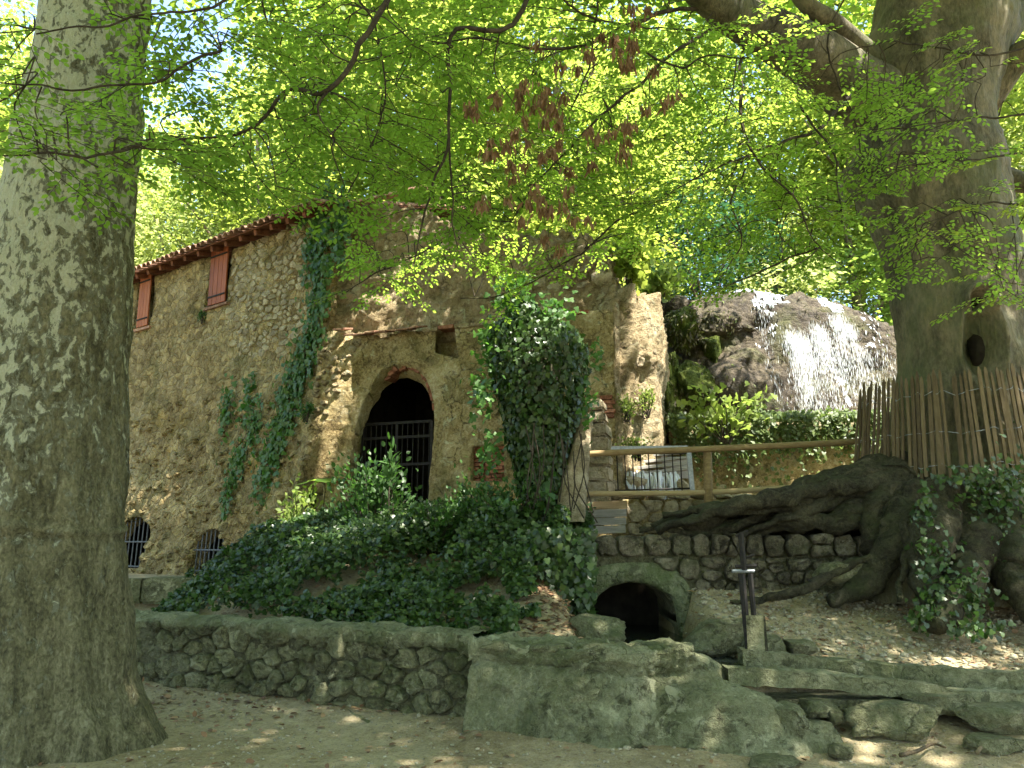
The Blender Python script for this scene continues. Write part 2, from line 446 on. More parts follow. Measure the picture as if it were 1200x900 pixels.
    M['rail_wood'] = wood('rail_wood', [(0.3, (0.15, 0.10, 0.045)), (0.5, (0.27, 0.195, 0.095)), (0.7, (0.37, 0.285, 0.155))], (1.5, 16, 16))
    M['grey_board'] = wood('grey_board', [(0.3, (0.20, 0.19, 0.17)), (0.5, (0.32, 0.30, 0.27)), (0.7, (0.44, 0.42, 0.38))], (1.5, 16, 16))
    M['old_board'] = wood('old_board', [(0.3, (0.17, 0.11, 0.055)), (0.5, (0.30, 0.21, 0.12)), (0.7, (0.42, 0.32, 0.2))], (1.5, 16, 16))
    t = NT('iron'); t.coords(); n = t.noise(30, 5)
    t.principled(t.ramp(n, [(0.35, (0.010, 0.010, 0.010)), (0.7, (0.03, 0.025, 0.022))]), 0.75, t.bump(n, 0.3, 0.004), metal=0.0, spec=0.2)
    M['iron'] = t.m
    t = NT('steel'); t.coords(); n = t.noise(30, 5)
    t.principled(t.ramp(n, [(0.35, (0.2, 0.22, 0.24)), (0.7, (0.36, 0.38, 0.41))]), 0.45, metal=0.5)
    M['steel'] = t.m
    t = NT('galvanised_bar'); t.coords(); n = t.noise(25, 5)
    t.principled(t.ramp(n, [(0.35, (0.07, 0.073, 0.08)), (0.7, (0.15, 0.155, 0.165))]), 0.6, metal=0.2)
    M['bar'] = t.m
    t = NT('hollow_shade'); t.coords(); t.principled(t.ramp(t.noise(6), [(0.3, (0.012, 0.010, 0.008)), (0.7, (0.035, 0.03, 0.022))]), 0.95, spec=0.05)  # near-black colour stands in for the shade inside openings
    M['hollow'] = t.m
    # ground: trodden earth with gravel, leaf litter
    t = NT('earth'); t.coords()
    n1 = t.noise(0.8, 8, 0.62, dist=0.4); n2 = t.noise(9, 7, 0.7); n3 = t.noise(70, 4, 0.75)
    v = t.n('TexVoronoi', Scale=46); t.l(t.co, v.inputs['Vector'])
    v2 = t.n('TexVoronoi', Scale=120); t.l(t.co, v2.inputs['Vector'])
    f = t.math('ADD', t.math('MULTIPLY', n1, 0.45), t.math('ADD', t.math('MULTIPLY', n2, 0.3), t.math('MULTIPLY', n3, 0.25)))
    c = t.ramp(t.con(f, 2.0), [(0.2, (0.12, 0.092, 0.05)), (0.42, (0.26, 0.21, 0.12)), (0.6, (0.37, 0.31, 0.19)), (0.8, (0.46, 0.40, 0.27))])
    pf = t.n('MapRange', **{'From Min': 0.62, 'From Max': 0.66}); sx = t.n('SeparateColor'); t.l(v.outputs['Color'], sx.inputs[0]); t.l(sx.outputs[0], pf.inputs[0])
    c = t.mix(t.math('MULTIPLY', pf.outputs[0], 0.4), c, t.ramp(sx.outputs[1], [(0.0, (0.12, 0.085, 0.05)), (1.0, (0.34, 0.29, 0.21))]))
    h = t.math('ADD', t.math('MULTIPLY', n2, 0.9), t.math('ADD', t.math('MULTIPLY', n3, 0.5), t.math('ADD', t.math('MULTIPLY', v.outputs['Distance'], -0.35), t.math('MULTIPLY', v2.outputs['Distance'], -0.2))))
    t.principled(c, 0.95, t.bump(h, 0.8, 0.025), spec=0.1)
    M['earth'] = t.m
    M['pebble'] = stone_mat('pebble', [(0.3, (0.15, 0.135, 0.09)), (0.6, (0.34, 0.31, 0.22))], 5, 20, 0.4, 0.01, vary=0, blotch=0)
    t = NT('litter'); g = t.n('NewGeometry')
    t.principled(t.ramp(g.outputs['Random Per Island'], [(0, (0.10, 0.055, 0.03)), (0.5, (0.21, 0.12, 0.065)), (1, (0.34, 0.22, 0.12))]), 0.8)
    M['litter'] = t.m
    t = NT('forest_floor'); t.coords()
    t.principled(t.ramp(t.noise(0.8, 8, 0.7), [(0.35, (0.05, 0.055, 0.02)), (0.6, (0.085, 0.10, 0.035))]), 0.95)
    M['forest_floor'] = t.m
    # tufa
    t = NT('tufa'); t.coords()
    n1 = t.noise(1.2, 8, 0.7, dist=0.5); n2 = t.noise(9, 7, 0.75); n3 = t.noise(30, 4, 0.7)
    c = t.ramp(t.con(t.math('ADD', t.math('MULTIPLY', n1, 0.4), t.math('ADD', t.math('MULTIPLY', n2, 0.35), t.math('MULTIPLY', n3, 0.25))), 2.4),
               [(0.25, (0.02, 0.015, 0.009)), (0.45, (0.06, 0.044, 0.025)), (0.6, (0.11, 0.085, 0.048)), (0.8, (0.19, 0.155, 0.09))])
    mf = t.n('MapRange', **{'From Min': 0.52, 'From Max': 0.66}); t.l(t.noise(0.8, 6, 0.65, dist=0.6), mf.inputs[0])
    c = t.mix(t.math('MULTIPLY', mf.outputs[0], 0.55), c, t.ramp(n3, [(0.3, (0.055, 0.075, 0.012)), (0.7, (0.13, 0.15, 0.03))]))
    v = t.n('TexVoronoi', Scale=7); t.l(t.co, v.inputs['Vector'])
    t.principled(c, 0.7, t.bump(t.math('ADD', t.math('MULTIPLY', v.outputs['Distance'], -0.8), t.math('ADD', n2, t.math('MULTIPLY', n3, 0.6))), 1.0, 0.12), spec=0.4)
    M['tufa'] = t.m
    M['moss'] = stone_mat('moss', [(0.3, (0.03, 0.045, 0.008)), (0.5, (0.085, 0.115, 0.018)), (0.7, (0.15, 0.185, 0.03))], 2.5, 30, 1.0, 0.05, vary=0.3, blotch=0)
    # water
    t = NT('white_water'); t.coords()
    t.principled((0.80, 0.84, 0.88), 0.25, spec=0.5, **{'Transmission Weight': 0.35, 'IOR': 1.33})
    M['white_water'] = t.m
    t = NT('still_water'); t.coords()
    t.principled((0.018, 0.026, 0.02), 0.10, t.bump(t.noise(5, 4, 0.6), 0.35, 0.03), spec=0.6)
    M['still_water'] = t.m
    t = NT('bark_dead'); t.coords()
    # leaves
    M['beech_leaf'] = leaf_mat('beech_leaf', (0.05, 0.115, 0.022), (0.095, 0.17, 0.035), (0.46, 0.68, 0.08), 0.62, 0.42, 0.35)
    M['crown_leaf'] = leaf_mat('crown_leaf', (0.045, 0.10, 0.015), (0.085, 0.15, 0.025), (0.38, 0.56, 0.06), 0.58, 0.5, 0.3)
    M['far_leaf_a'] = leaf_mat('far_leaf_a', (0.055, 0.10, 0.014), (0.12, 0.17, 0.025), (0.52, 0.64, 0.10), 0.6, 0.5, 0.3)
    M['far_leaf_b'] = leaf_mat('far_leaf_b', (0.04, 0.10, 0.02), (0.085, 0.15, 0.03), (0.40, 0.58, 0.09), 0.55, 0.5, 0.3)
    M['far_leaf_c'] = leaf_mat('far_leaf_c', (0.09, 0.12, 0.016), (0.15, 0.18, 0.03), (0.58, 0.66, 0.22), 0.6, 0.5, 0.3)
    M['dark_leaf'] = leaf_mat('dark_leaf', (0.02, 0.06, 0.03), (0.04, 0.10, 0.05), (0.06, 0.17, 0.07), 0.35, 0.5, 0.3)
    M['ivy'] = leaf_mat('ivy_leaf', (0.015, 0.036, 0.009), (0.05, 0.095, 0.02), (0.06, 0.15, 0.02), 0.28, 0.38, 0.5, yellow=(0.09, 0.14, 0.03))
    M['ivy_young'] = leaf_mat('ivy_young', (0.035, 0.09, 0.02), (0.07, 0.15, 0.03), (0.13, 0.32, 0.04), 0.4, 0.4, 0.45)
    M['shrub_leaf'] = leaf_mat('shrub_leaf', (0.025, 0.065, 0.014), (0.06, 0.125, 0.03), (0.09, 0.22, 0.03), 0.4, 0.45, 0.4)
    M['pale_leaf'] = leaf_mat('pale_leaf', (0.10, 0.15, 0.03), (0.19, 0.24, 0.06), (0.34, 0.46, 0.08), 0.5, 0.5, 0.3)
    M['sun_tinted_ivy'] = leaf_mat('sun_tinted_ivy_leaf', (0.05, 0.085, 0.025), (0.13, 0.17, 0.055), (0.22, 0.32, 0.07), 0.4, 0.45, 0.35)  # ivy leaf again, paler: sunlight put into its colour
    M['moss_fringe'] = leaf_mat('moss_fringe', (0.035, 0.028, 0.012), (0.10, 0.095, 0.032), (0.10, 0.11, 0.025), 0.2, 0.6, 0.3, yellow=(0.10, 0.14, 0.02))
    M['dead_leaf'] = leaf_mat('dead_leaf', (0.12, 0.065, 0.03), (0.27, 0.16, 0.085), (0.30, 0.18, 0.09), 0.35, 0.7, 0.15)
build_materials()

# ------------------------------------------------------------------ leaves
TPL = {
    'streak': (np.array([[0, 0, 0], [.5, .032, 0], [1, 0, 0], [.5, -.032, 0]]), [np.array([[0, 3, 2, 1]])]),
    'rhomb': (np.array([[0, 0, 0], [.45, .30, .05], [1, 0, -.04], [.45, -.30, .05]]), [np.array([[0, 3, 2, 1]])]),
    'beech': (np.array([[0, 0, 0], [.28, .27, .05], [.66, .27, .04], [1, 0, -.08], [.66, -.27, .04], [.28, -.27, .05], [.36, 0, -.01], [.68, 0, -.02]]),
              [np.array([[0, 6, 1], [0, 5, 6], [7, 3, 2], [7, 4, 3]]), np.array([[6, 7, 2, 1], [6, 5, 4, 7]])]),
    'ivy': (np.array([[0, 0, 0], [-.12, .30, .03], [.12, .52, -.03], [.36, .30, .04], [.58, .40, -.02], [1, 0, -.1], [.58, -.40, -.02], [.36, -.30, .04], [.12, -.52, -.03], [-.12, -.30, .03], [.36, 0, .02]]),
            [np.array([[10, 0, 9], [10, 1, 0], [10, 2, 1], [10, 3, 2], [10, 4, 3], [10, 5, 4], [10, 6, 5], [10, 7, 6], [10, 8, 7], [10, 9, 8]])]),
    'long': (np.array([[0, 0, 0], [.35, .13, .03], [.75, .10, -.02], [1, 0, -.10], [.75, -.10, -.02], [.35, -.13, .03]]), [np.array([[0, 5, 4, 1], [1, 4, 3, 2]])]),
}
def norm(a):
    return a / (np.linalg.norm(a, axis=-1, keepdims=True) + 1e-9)
def leaf_arrays(kind, pos, d, nrm, size):
    tv, tf = TPL[kind]
    pos = np.asarray(pos, float); d = norm(np.asarray(d, float)); nrm = np.asarray(nrm, float)
    nrm = norm(nrm - d * np.sum(nrm * d, -1, keepdims=True))
    b = np.cross(nrm, d)
    size = np.broadcast_to(np.asarray(size, float), (len(pos),))
    wv = rng.uniform(0.85, 1.15, len(pos))
    V = pos[:, None, :] + size[:, None, None] * (tv[None, :, 0:1] * d[:, None] + (tv[None, :, 1:2] * wv[:, None, None]) * b[:, None] + tv[None, :, 2:3] * nrm[:, None])
    k = len(tv)
    base = (np.arange(len(pos)) * k)[:, None, None]
    F = [(f[None] + base).reshape(-1, f.shape[1]) for f in tf]
    return V.reshape(-1, 3), F
def leaf_mesh(name, kind, pos, d, nrm, size, extra=None):
    V, F = leaf_arrays(kind, pos, d, nrm, size)
    return new_mesh(name, V, F, smooth=False)
def rand_dirs(n):
    return norm(rng.normal(size=(n, 3)))
def up_normals(n, spread):
    return norm(np.array([0, 0, 1.]) + rng.normal(size=(n, 3)) * spread)

# ------------------------------------------------------------------ frames for wall faces
class Frame:
    def __init__(s, pts):
        s.p = np.array([(p[0], p[1]) for p in pts], float)
        seg = np.diff(s.p, axis=0)
        s.L = np.linalg.norm(seg, axis=1)
        s.cum = np.concatenate([[0], np.cumsum(s.L)])
        s.len = s.cum[-1]
        s.d0 = seg / s.L[:, None]
    def pt(s, S, Z, O=0.0):
        S = np.asarray(S, float)
        xy = np.stack([np.interp(S, s.cum, s.p[:, k]) + np.where(S < 0, S * s.d0[0, k], 0) + np.where(S > s.len, (S - s.len) * s.d0[-1, k], 0) for k in (0, 1)], -1)
        if len(s.L) == 1: d = np.broadcast_to(s.d0[0], xy.shape)
        else:
            mid = (s.cum[1:] + s.cum[:-1]) / 2
            d = norm(np.stack([np.interp(S, mid, s.d0[:, k]) for k in (0, 1)], -1))
        n = np.stack([d[..., 1], -d[..., 0]], -1)
        xy = xy + n * np.asarray(O, float)[..., None] if np.ndim(O) else xy + n * O
        return np.concatenate([xy, np.broadcast_to(np.asarray(Z, float), S.shape)[..., None]], -1)
    def px(s, px_, py_):
        """pixel -> (s, z) on the face (straight frames)"""
        d = ray(px_, py_)
        n = np.array([s.d0[0][1], -s.d0[0][0]])
        t = np.dot(s.p[0], n) / (d.x * n[0] + d.y * n[1])
        q = np.array([d.x * t, d.y * t])
        return float(np.dot(q - s.p[0], s.d0[0])), EYE + d.z * t
    def poly(s, pts): return [s.px(*p) for p in pts]

def snap_to_poly(poly, S, Z, lim):
    """pull vertices within lim of the outline onto it"""
    best = np.full(S.shape, 1e9); bs = S.copy(); bz = Z.copy()
    n = len(poly)
    for i in range(n):
        ax, ay = poly[i]; bx, by = poly[(i + 1) % n]
        dx, dy = bx - ax, by - ay
        t = np.clip(((S - ax) * dx + (Z - ay) * dy) / (dx * dx + dy * dy + 1e-9), 0, 1)
        qx, qy = ax + t * dx, ay + t * dy
        dd = np.hypot(S - qx, Z - qy)
        m = dd < best
        best[m] = dd[m]; bs[m] = qx[m]; bz[m] = qy[m]
    m = best < lim
    S[m] = bs[m]; Z[m] = bz[m]
def relief_wall(name, fr, s0, s1, z0, z1, res, off, keep=None, holes=(), depth=0.5, edge_depth=0.45, splay=None, material=None, parent=None, **kw):
    ns = int((s1 - s0) / res) + 1; nz = int((z1 - z0) / res) + 1
    S, Z = np.meshgrid(np.linspace(s0, s1, ns), np.linspace(z0, z1, nz))
    S = S.copy(); Z = Z.copy()
    cs = (S[:-1, :-1] + S[1:, 1:]) / 2; cz = (Z[:-1, :-1] + Z[1:, 1:]) / 2
    kp = np.ones(cs.shape, bool)
    if keep is not None: kp &= keep(cs, cz)
    hole = np.zeros(cs.shape, bool)
    for h in holes:
        hole |= in_poly(h, cs, cz)
        snap_to_poly(h, S, Z, res * 0.78)
    kp &= ~hole
    O = off(S, Z)
    V = fr.pt(S, Z, O)
    idx = np.arange(ns * nz).reshape(nz, ns)
    q = np.stack([idx[:-1, :-1], idx[:-1, 1:], idx[1:, 1:], idx[1:, :-1]], -1)
    faces = q[kp]
    V = V.reshape(-1, 3)
    # returns: extrude border edges backwards
    nv = len(V)
    kpad = np.pad(kp, 1, constant_values=False); hpad = np.pad(hole, 1, constant_values=False)
    edges = []
    for (di, dj, e) in ((0, -1, (3, 0)), (0, 1, (1, 2)), (-1, 0, (0, 1)), (1, 0, (2, 3))):
        nb = kpad[1 + di:1 + di + kp.shape[0], 1 + dj:1 + dj + kp.shape[1]]
        nh = hpad[1 + di:1 + di + kp.shape[0], 1 + dj:1 + dj + kp.shape[1]]
        m = kp & ~nb
        ee = q[m][:, list(e)]
        edges.append(np.concatenate([ee, nh[m][:, None].astype(int)], 1))
    edges = np.concatenate(edges)
    extra = []; ef = []
    if len(edges):
        vi = np.unique(edges[:, :2])
        hv = np.zeros(nv, bool); hv[edges[edges[:, 2] == 1][:, :2].ravel()] = True
        mp = {}
        Sf, Zf, Of = S.ravel(), Z.ravel(), O.ravel()
        dpt = np.where(hv[vi], depth, edge_depth)
        S2, Z2 = Sf[vi].copy(), Zf[vi].copy()
        if splay is not None:
            a, b = splay(S2, Z2)
            S2 = np.where(hv[vi], a, S2); Z2 = np.where(hv[vi], b, Z2)
        back = fr.pt(S2, Z2, Of[vi] - dpt)
        for k, v in enumerate(vi): mp[int(v)] = nv + k
        ef = np.array([[b, a, mp[int(a)], mp[int(b)]] for a, b, _ in edges])
        V = np.concatenate([V, back])
    used = np.unique(np.concatenate([faces.ravel(), ef.ravel()]) if len(edges) else faces.ravel())
    rm = np.full(len(V), -1); rm[used] = np.arange(len(used))
    fl = [rm[faces]] + ([rm[ef]] if len(edges) else [])
    me = new_mesh(name, V[used], fl, True)
    return link(name, me, material, parent, **kw)

def poly_cells(sites, bounds, aniso=1.0):
    """Voronoi cells (s,z) by half-plane clipping; bounds = (s0,s1,z0,z1)"""
    s0, s1, z0, z1 = bounds
    P_ = np.array(sites, float); A = P_.copy(); A[:, 1] *= aniso
    out = []
    for i in range(len(A)):
        poly = [np.array(p, float) for p in ((s0, z0 * aniso), (s1, z0 * aniso), (s1, z1 * aniso), (s0, z1 * aniso))]
        dist = np.hypot(*(A - A[i]).T)
        for j in np.argsort(dist)[1:26]:
            n = A[j] - A[i]; c = np.dot(n, (A[i] + A[j]) / 2)
            new = []
            for k in range(len(poly)):
                a, b = poly[k], poly[(k + 1) % len(poly)]
                da, db = np.dot(a, n) - c, np.dot(b, n) - c
                if da <= 0: new.append(a)
                if da * db < 0: new.append(a + (b - a) * da / (da - db))
            poly = new
            if len(poly) < 3: break
        if len(poly) >= 3:
            out.append(np.array([(p[0], p[1] / aniso) for p in poly]))
        else: out.append(None)
    return out
def relax_sites(n, bounds, aniso, seed, it=2, rows=None):
    r = np.random.default_rng(seed)
    s0, s1, z0, z1 = bounds
    pts = np.stack([r.uniform(s0, s1, n), r.uniform(z0, z1, n)], 1)
    for _ in range(it):
        cells = poly_cells(pts, bounds, aniso)
        for i, c in enumerate(cells):
            if c is not None: pts[i] = c.mean(0) * 0.8 + pts[i] * 0.2
    return pts
def outline(cell, npt, gap, r):
    """shrunken, corner-cut outline with npt points"""
    c = cell.mean(0)
    size = math.sqrt(max(1e-6, 0.5 * abs(np.sum(cell[:, 0] * np.roll(cell[:, 1], -1) - np.roll(cell[:, 0], -1) * cell[:, 1]))))
    k = max(0.3, 1 - gap / max(size, 1e-3) * 1.4)
    p = c + (cell - c) * k
    q = []
    for i in range(len(p)):
        a, b = p[i], p[(i + 1) % len(p)]
        q += [a * 0.88 + b * 0.12, a * 0.12 + b * 0.88]
    q = np.array(q)
    seg = np.linalg.norm(np.roll(q, -1, 0) - q, axis=1); cum = np.concatenate([[0], np.cumsum(seg)])
    t = np.linspace(0, cum[-1], npt, endpoint=False)
    qq = np.concatenate([q, q[:1]])
    o = np.stack([np.interp(t, cum, qq[:, 0]), np.interp(t, cum, qq[:, 1])], 1)
    o += r.normal(size=o.shape) * size * 0.04
    return c, o, size
def stone_mesh(fr, cell, gap, proud, r, npt=8, back=0.06, base=None, fine=False):
    c, o, size = outline(cell, npt, gap, r)
    tilt = r.normal(size=2) * 0.14
    def offs(p, d):
        return d + (p[:, 0] - c[0]) * tilt[0] + (p[:, 1] - c[1]) * tilt[1] + r.normal(size=len(p)) * min(proud, 0.08) * 0.16
    rings = [(1.0, None, -back), (1.0, 0.45, 0), (0.90, 0.92, 0), (0.5, 1.0, 0)] if not fine else [(1.0, None, -back), (1.0, 0.35, 0), (0.965, 0.75, 0), (0.88, 0.95, 0), (0.60, 1.02, 0), (0.30, 1.0, 0)]
    V = []
    for sc, pr, bo in rings:
        p = c + (o - c) * sc
        off = np.full(len(p), bo) if pr is None else offs(p, pr * proud)
        if base is not None: off = off + base(p[:, 0], p[:, 1])
        V.append(fr.pt(p[:, 0], p[:, 1], off))
    cc = c[None]
    off = offs(cc, proud * 1.02)
    if base is not None: off = off + base(cc[:, 0], cc[:, 1])
    V.append(fr.pt(cc[:, 0], cc[:, 1], off))
    n = npt; F = []
    for k in range(len(rings) - 1):
        for j in range(n):
            F.append((k * n + j, k * n + (j + 1) % n, (k + 1) * n + (j + 1) % n, (k + 1) * n + j))
    last = (len(rings) - 1) * n
    for j in range(n): F.append((last + j, last + (j + 1) % n, last + n))
    return np.concatenate(V), F
def stones(name, fr, bounds, n, material, parent, seed, aniso=1.4, gap=0.02, proud=0.05, accept=None, base=None, npt=8, fine=False, limit=None, back=0.06, proud_var=0.5):
    r = np.random.default_rng(seed)
    cells = poly_cells(relax_sites(n, bounds, aniso, seed), bounds, aniso)
    good = []
    for c in cells:
        if c is None: continue
        m = c.mean(0)
        if accept is not None and not accept(m[0], m[1]): continue
        good.append(c)
    rest = MB()
    for i, c in enumerate(good):
        V, F = stone_mesh(fr, c, gap, proud * r.uniform(1 - proud_var, 1 + proud_var), r, npt, back, base, fine)
        if limit is not None and i >= limit:
            rest.add(V, F); continue
        link(name, new_mesh(name, V, F, True), material, parent)
    if rest.n:
        rest.build(name + '_rubble', material, parent, smooth=True, kind='stuff')

def rock_mesh(name, center, dims, seed, sub=4, rough=0.25, flat=0.0, scale=1.2, rot=0.0):
    bm = bmesh.new(); bmesh.ops.create_icosphere(bm, subdivisions=sub, radius=1)
    me = bpy.data.meshes.new(name); bm.to_mesh(me); bm.free()
    v = np.zeros(len(me.vertices) * 3); me.vertices.foreach_get('co', v); v = v.reshape(-1, 3)
    # squarish boulder
    pw = 0.75
    v = np.sign(v) * np.abs(v) ** pw
    n = fbm(v * scale, 1.0, 3, 0.5, seed)[:, None]
    fa = np.abs(fbm(v * scale * 1.7, 1.0, 2, 0.5, seed + 3))[:, None]
    fn = fbm(v * scale * 5, 1.0, 3, 0.6, seed + 9)[:, None]
    v = v * (1 + rough * n - rough * 0.5 * fa)
    rr = np.random.default_rng(int(seed) + 77)
    for pn in norm(rr.normal(size=(11, 3))):
        ex = np.maximum(0, v @ pn - rr.uniform(0.50, 0.85))
        v = v - pn[None] * (ex * 0.85)[:, None]
    v = v * (1 + rough * 0.14 * flake(v, scale * 1.8, seed + 21)[:, None] + rough * 0.08 * flake(v, scale * 4.5, seed + 22, 0.05)[:, None] + rough * 0.20 * fn + rough * 0.08 * fbm(v * scale * 13, 1.0, 3, 0.6, seed + 19)[:, None])
    if flat: v[:, 2] = np.where(v[:, 2] > flat, flat + (v[:, 2] - flat) * 0.25, v[:, 2])
    v = v * np.array(dims)
    c_, s_ = math.cos(rot), math.sin(rot)
    v = np.stack([v[:, 0] * c_ - v[:, 1] * s_, v[:, 0] * s_ + v[:, 1] * c_, v[:, 2]], 1) + np.array(tuple(center))
    me.vertices.foreach_set('co', v.ravel()); me.update()
    me.polygons.foreach_set('use_smooth', np.ones(len(me.polygons), bool))
    return me

# ------------------------------------------------------------------ layout of the place
CORNER = np.array([-3.43, 14.47])
DL = np.array([-0.8, 0.6]); DF = np.array([0.94, -0.342]); DF = DF / np.linalg.norm(DF)
FL = Frame([CORNER + DL * 9.0, CORNER])            # left wall, s runs towards the corner (s = 9 at the corner)
FF = Frame([CORNER, CORNER + DF * 6.0])            # front wall with the arch, s = 0 at the corner
A_pts = [Pz(100, 802, 0), Pz(250, 817, 0), Pz(400, 838, 0), Pz(557, 852, 0)]
B_pts = [Pz(553, 864, 0), Pz(740, 884, 0), Pz(935, 866, 0)]
FA = Frame(A_pts); FB = Frame(B_pts)
wx = np.array([-30, -9.0] + [p.x for p in A_pts[:3]] + [-0.40, -0.33, B_pts[1].x, B_pts[2].x, 4.6, 9, 40])
wy = np.array([16, 12.0] + [p.y for p in A_pts[:3]] + [A_pts[3].y, B_pts[0].y, B_pts[1].y, B_pts[2].y, 7.05, 7.2, 8])
def wall_y(x): return np.interp(x, wx, wy)

def ground_h(x, y):
    x = np.asarray(x, float); y = np.asarray(y, float)
    p = np.stack([x, y, np.zeros_like(x)], -1)
    yw = wall_y(x)
    h0 = 0.035 * fbm(p, 0.7, 4, 0.5, 1) + 0.012 * fbm(p, 6, 3, 0.6, 2)
    h0 = h0 + 0.10 * sstep(0.9, 0.0, yw - y)                           # earth heaped against the wall foot
    h0 = h0 + 0.12 * sstep(2.0, 3.4, x) * sstep(6.0, 6.9, y)
    # behind the wall
    mound = sstep(-5.0, -3.0, x) * sstep(1.1, 0.3, x)
    t = np.clip((y - yw - 0.4) / (12.4 - yw - 0.4), 0, 1)
    hl = 0.55 + (0.12 + 1.2 * mound) * t ** 0.8
    hl = np.where((x < -2.8) , np.maximum(hl, 0.55 + 0.45 * sstep(12.35, 12.5, y - 0 * x)), hl)
    tr = np.clip((y - 7.45) / 2.2, 0, 1)
    hr = 0.42 + 0.70 * tr + 0.05 * fbm(p, 1.7, 4, 0.5, 5)
    right = sstep(1.6, 2.1, x)
    hb = hl * (1 - right) + hr * right
    chan = sstep(0.55, 0.85, x) * sstep(2.1, 1.8, x) * sstep(11.2, 10.9, y)
    hb = hb * (1 - chan) + 0.28 * chan
    # terrace behind the bridge wall
    ter = sstep(9.85, 10.0, y) * sstep(0.35, 0.6, x)
    terz = 1.62 + 0.55 * sstep(3.2, 4.6, x) * sstep(9.8, 10.4, y) + 0.02 * fbm(p, 2, 3)
    tunnel = (chan > 0.5) & (y < 11.0)
    hb = np.where(tunnel, hb, hb * (1 - ter) + terz * ter)
    back = sstep(14.25, 14.6, y) * sstep(2.0, 2.5, x)
    hb = hb + 1.75 * back
    hill = np.clip(y - 23, 0, 60) * 0.30 + np.clip(np.abs(x) - 14, 0, 60) * 0.12 * sstep(10, 20, y)
    hb = hb + hill + 0.25 * fbm(p, 0.15, 4, 0.5, 8) * sstep(18, 26, y)
    f = sstep(yw + 0.12, yw + 0.30, y)
    return h0 * (1 - f) + hb * f

def build_ground():
    xs = np.unique(np.concatenate([np.linspace(-320, -40, 15), np.linspace(-40, -9, 32), np.arange(-9, 9, 0.085), np.linspace(9, 40, 32), np.linspace(40, 320, 15)]))
    ys = np.unique(np.concatenate([np.linspace(-60, 2, 32), np.arange(2, 15.5, 0.075), np.linspace(15.5, 40, 50), np.linspace(40, 320, 20)]))
    X, Y = np.meshgrid(xs, ys)
    Z = ground_h(X, Y)
    idx = np.arange(X.size).reshape(X.shape)
    F = np.stack([idx[:-1, :-1], idx[:-1, 1:], idx[1:, 1:], idx[1:, :-1]], -1).reshape(-1, 4)
    me = new_mesh('ground', np.stack([X, Y, Z], -1).reshape(-1, 3), F, True)
    me.materials.append(M['earth']); me.materials.append(M['forest_floor'])
    cy_ = (Y[:-1, :-1] + Y[1:, 1:]).ravel() / 2
    me.polygons.foreach_set('material_index', (cy_ > 16.5).astype(np.int32))
    link('ground', me, None, kind='structure')
build_ground()

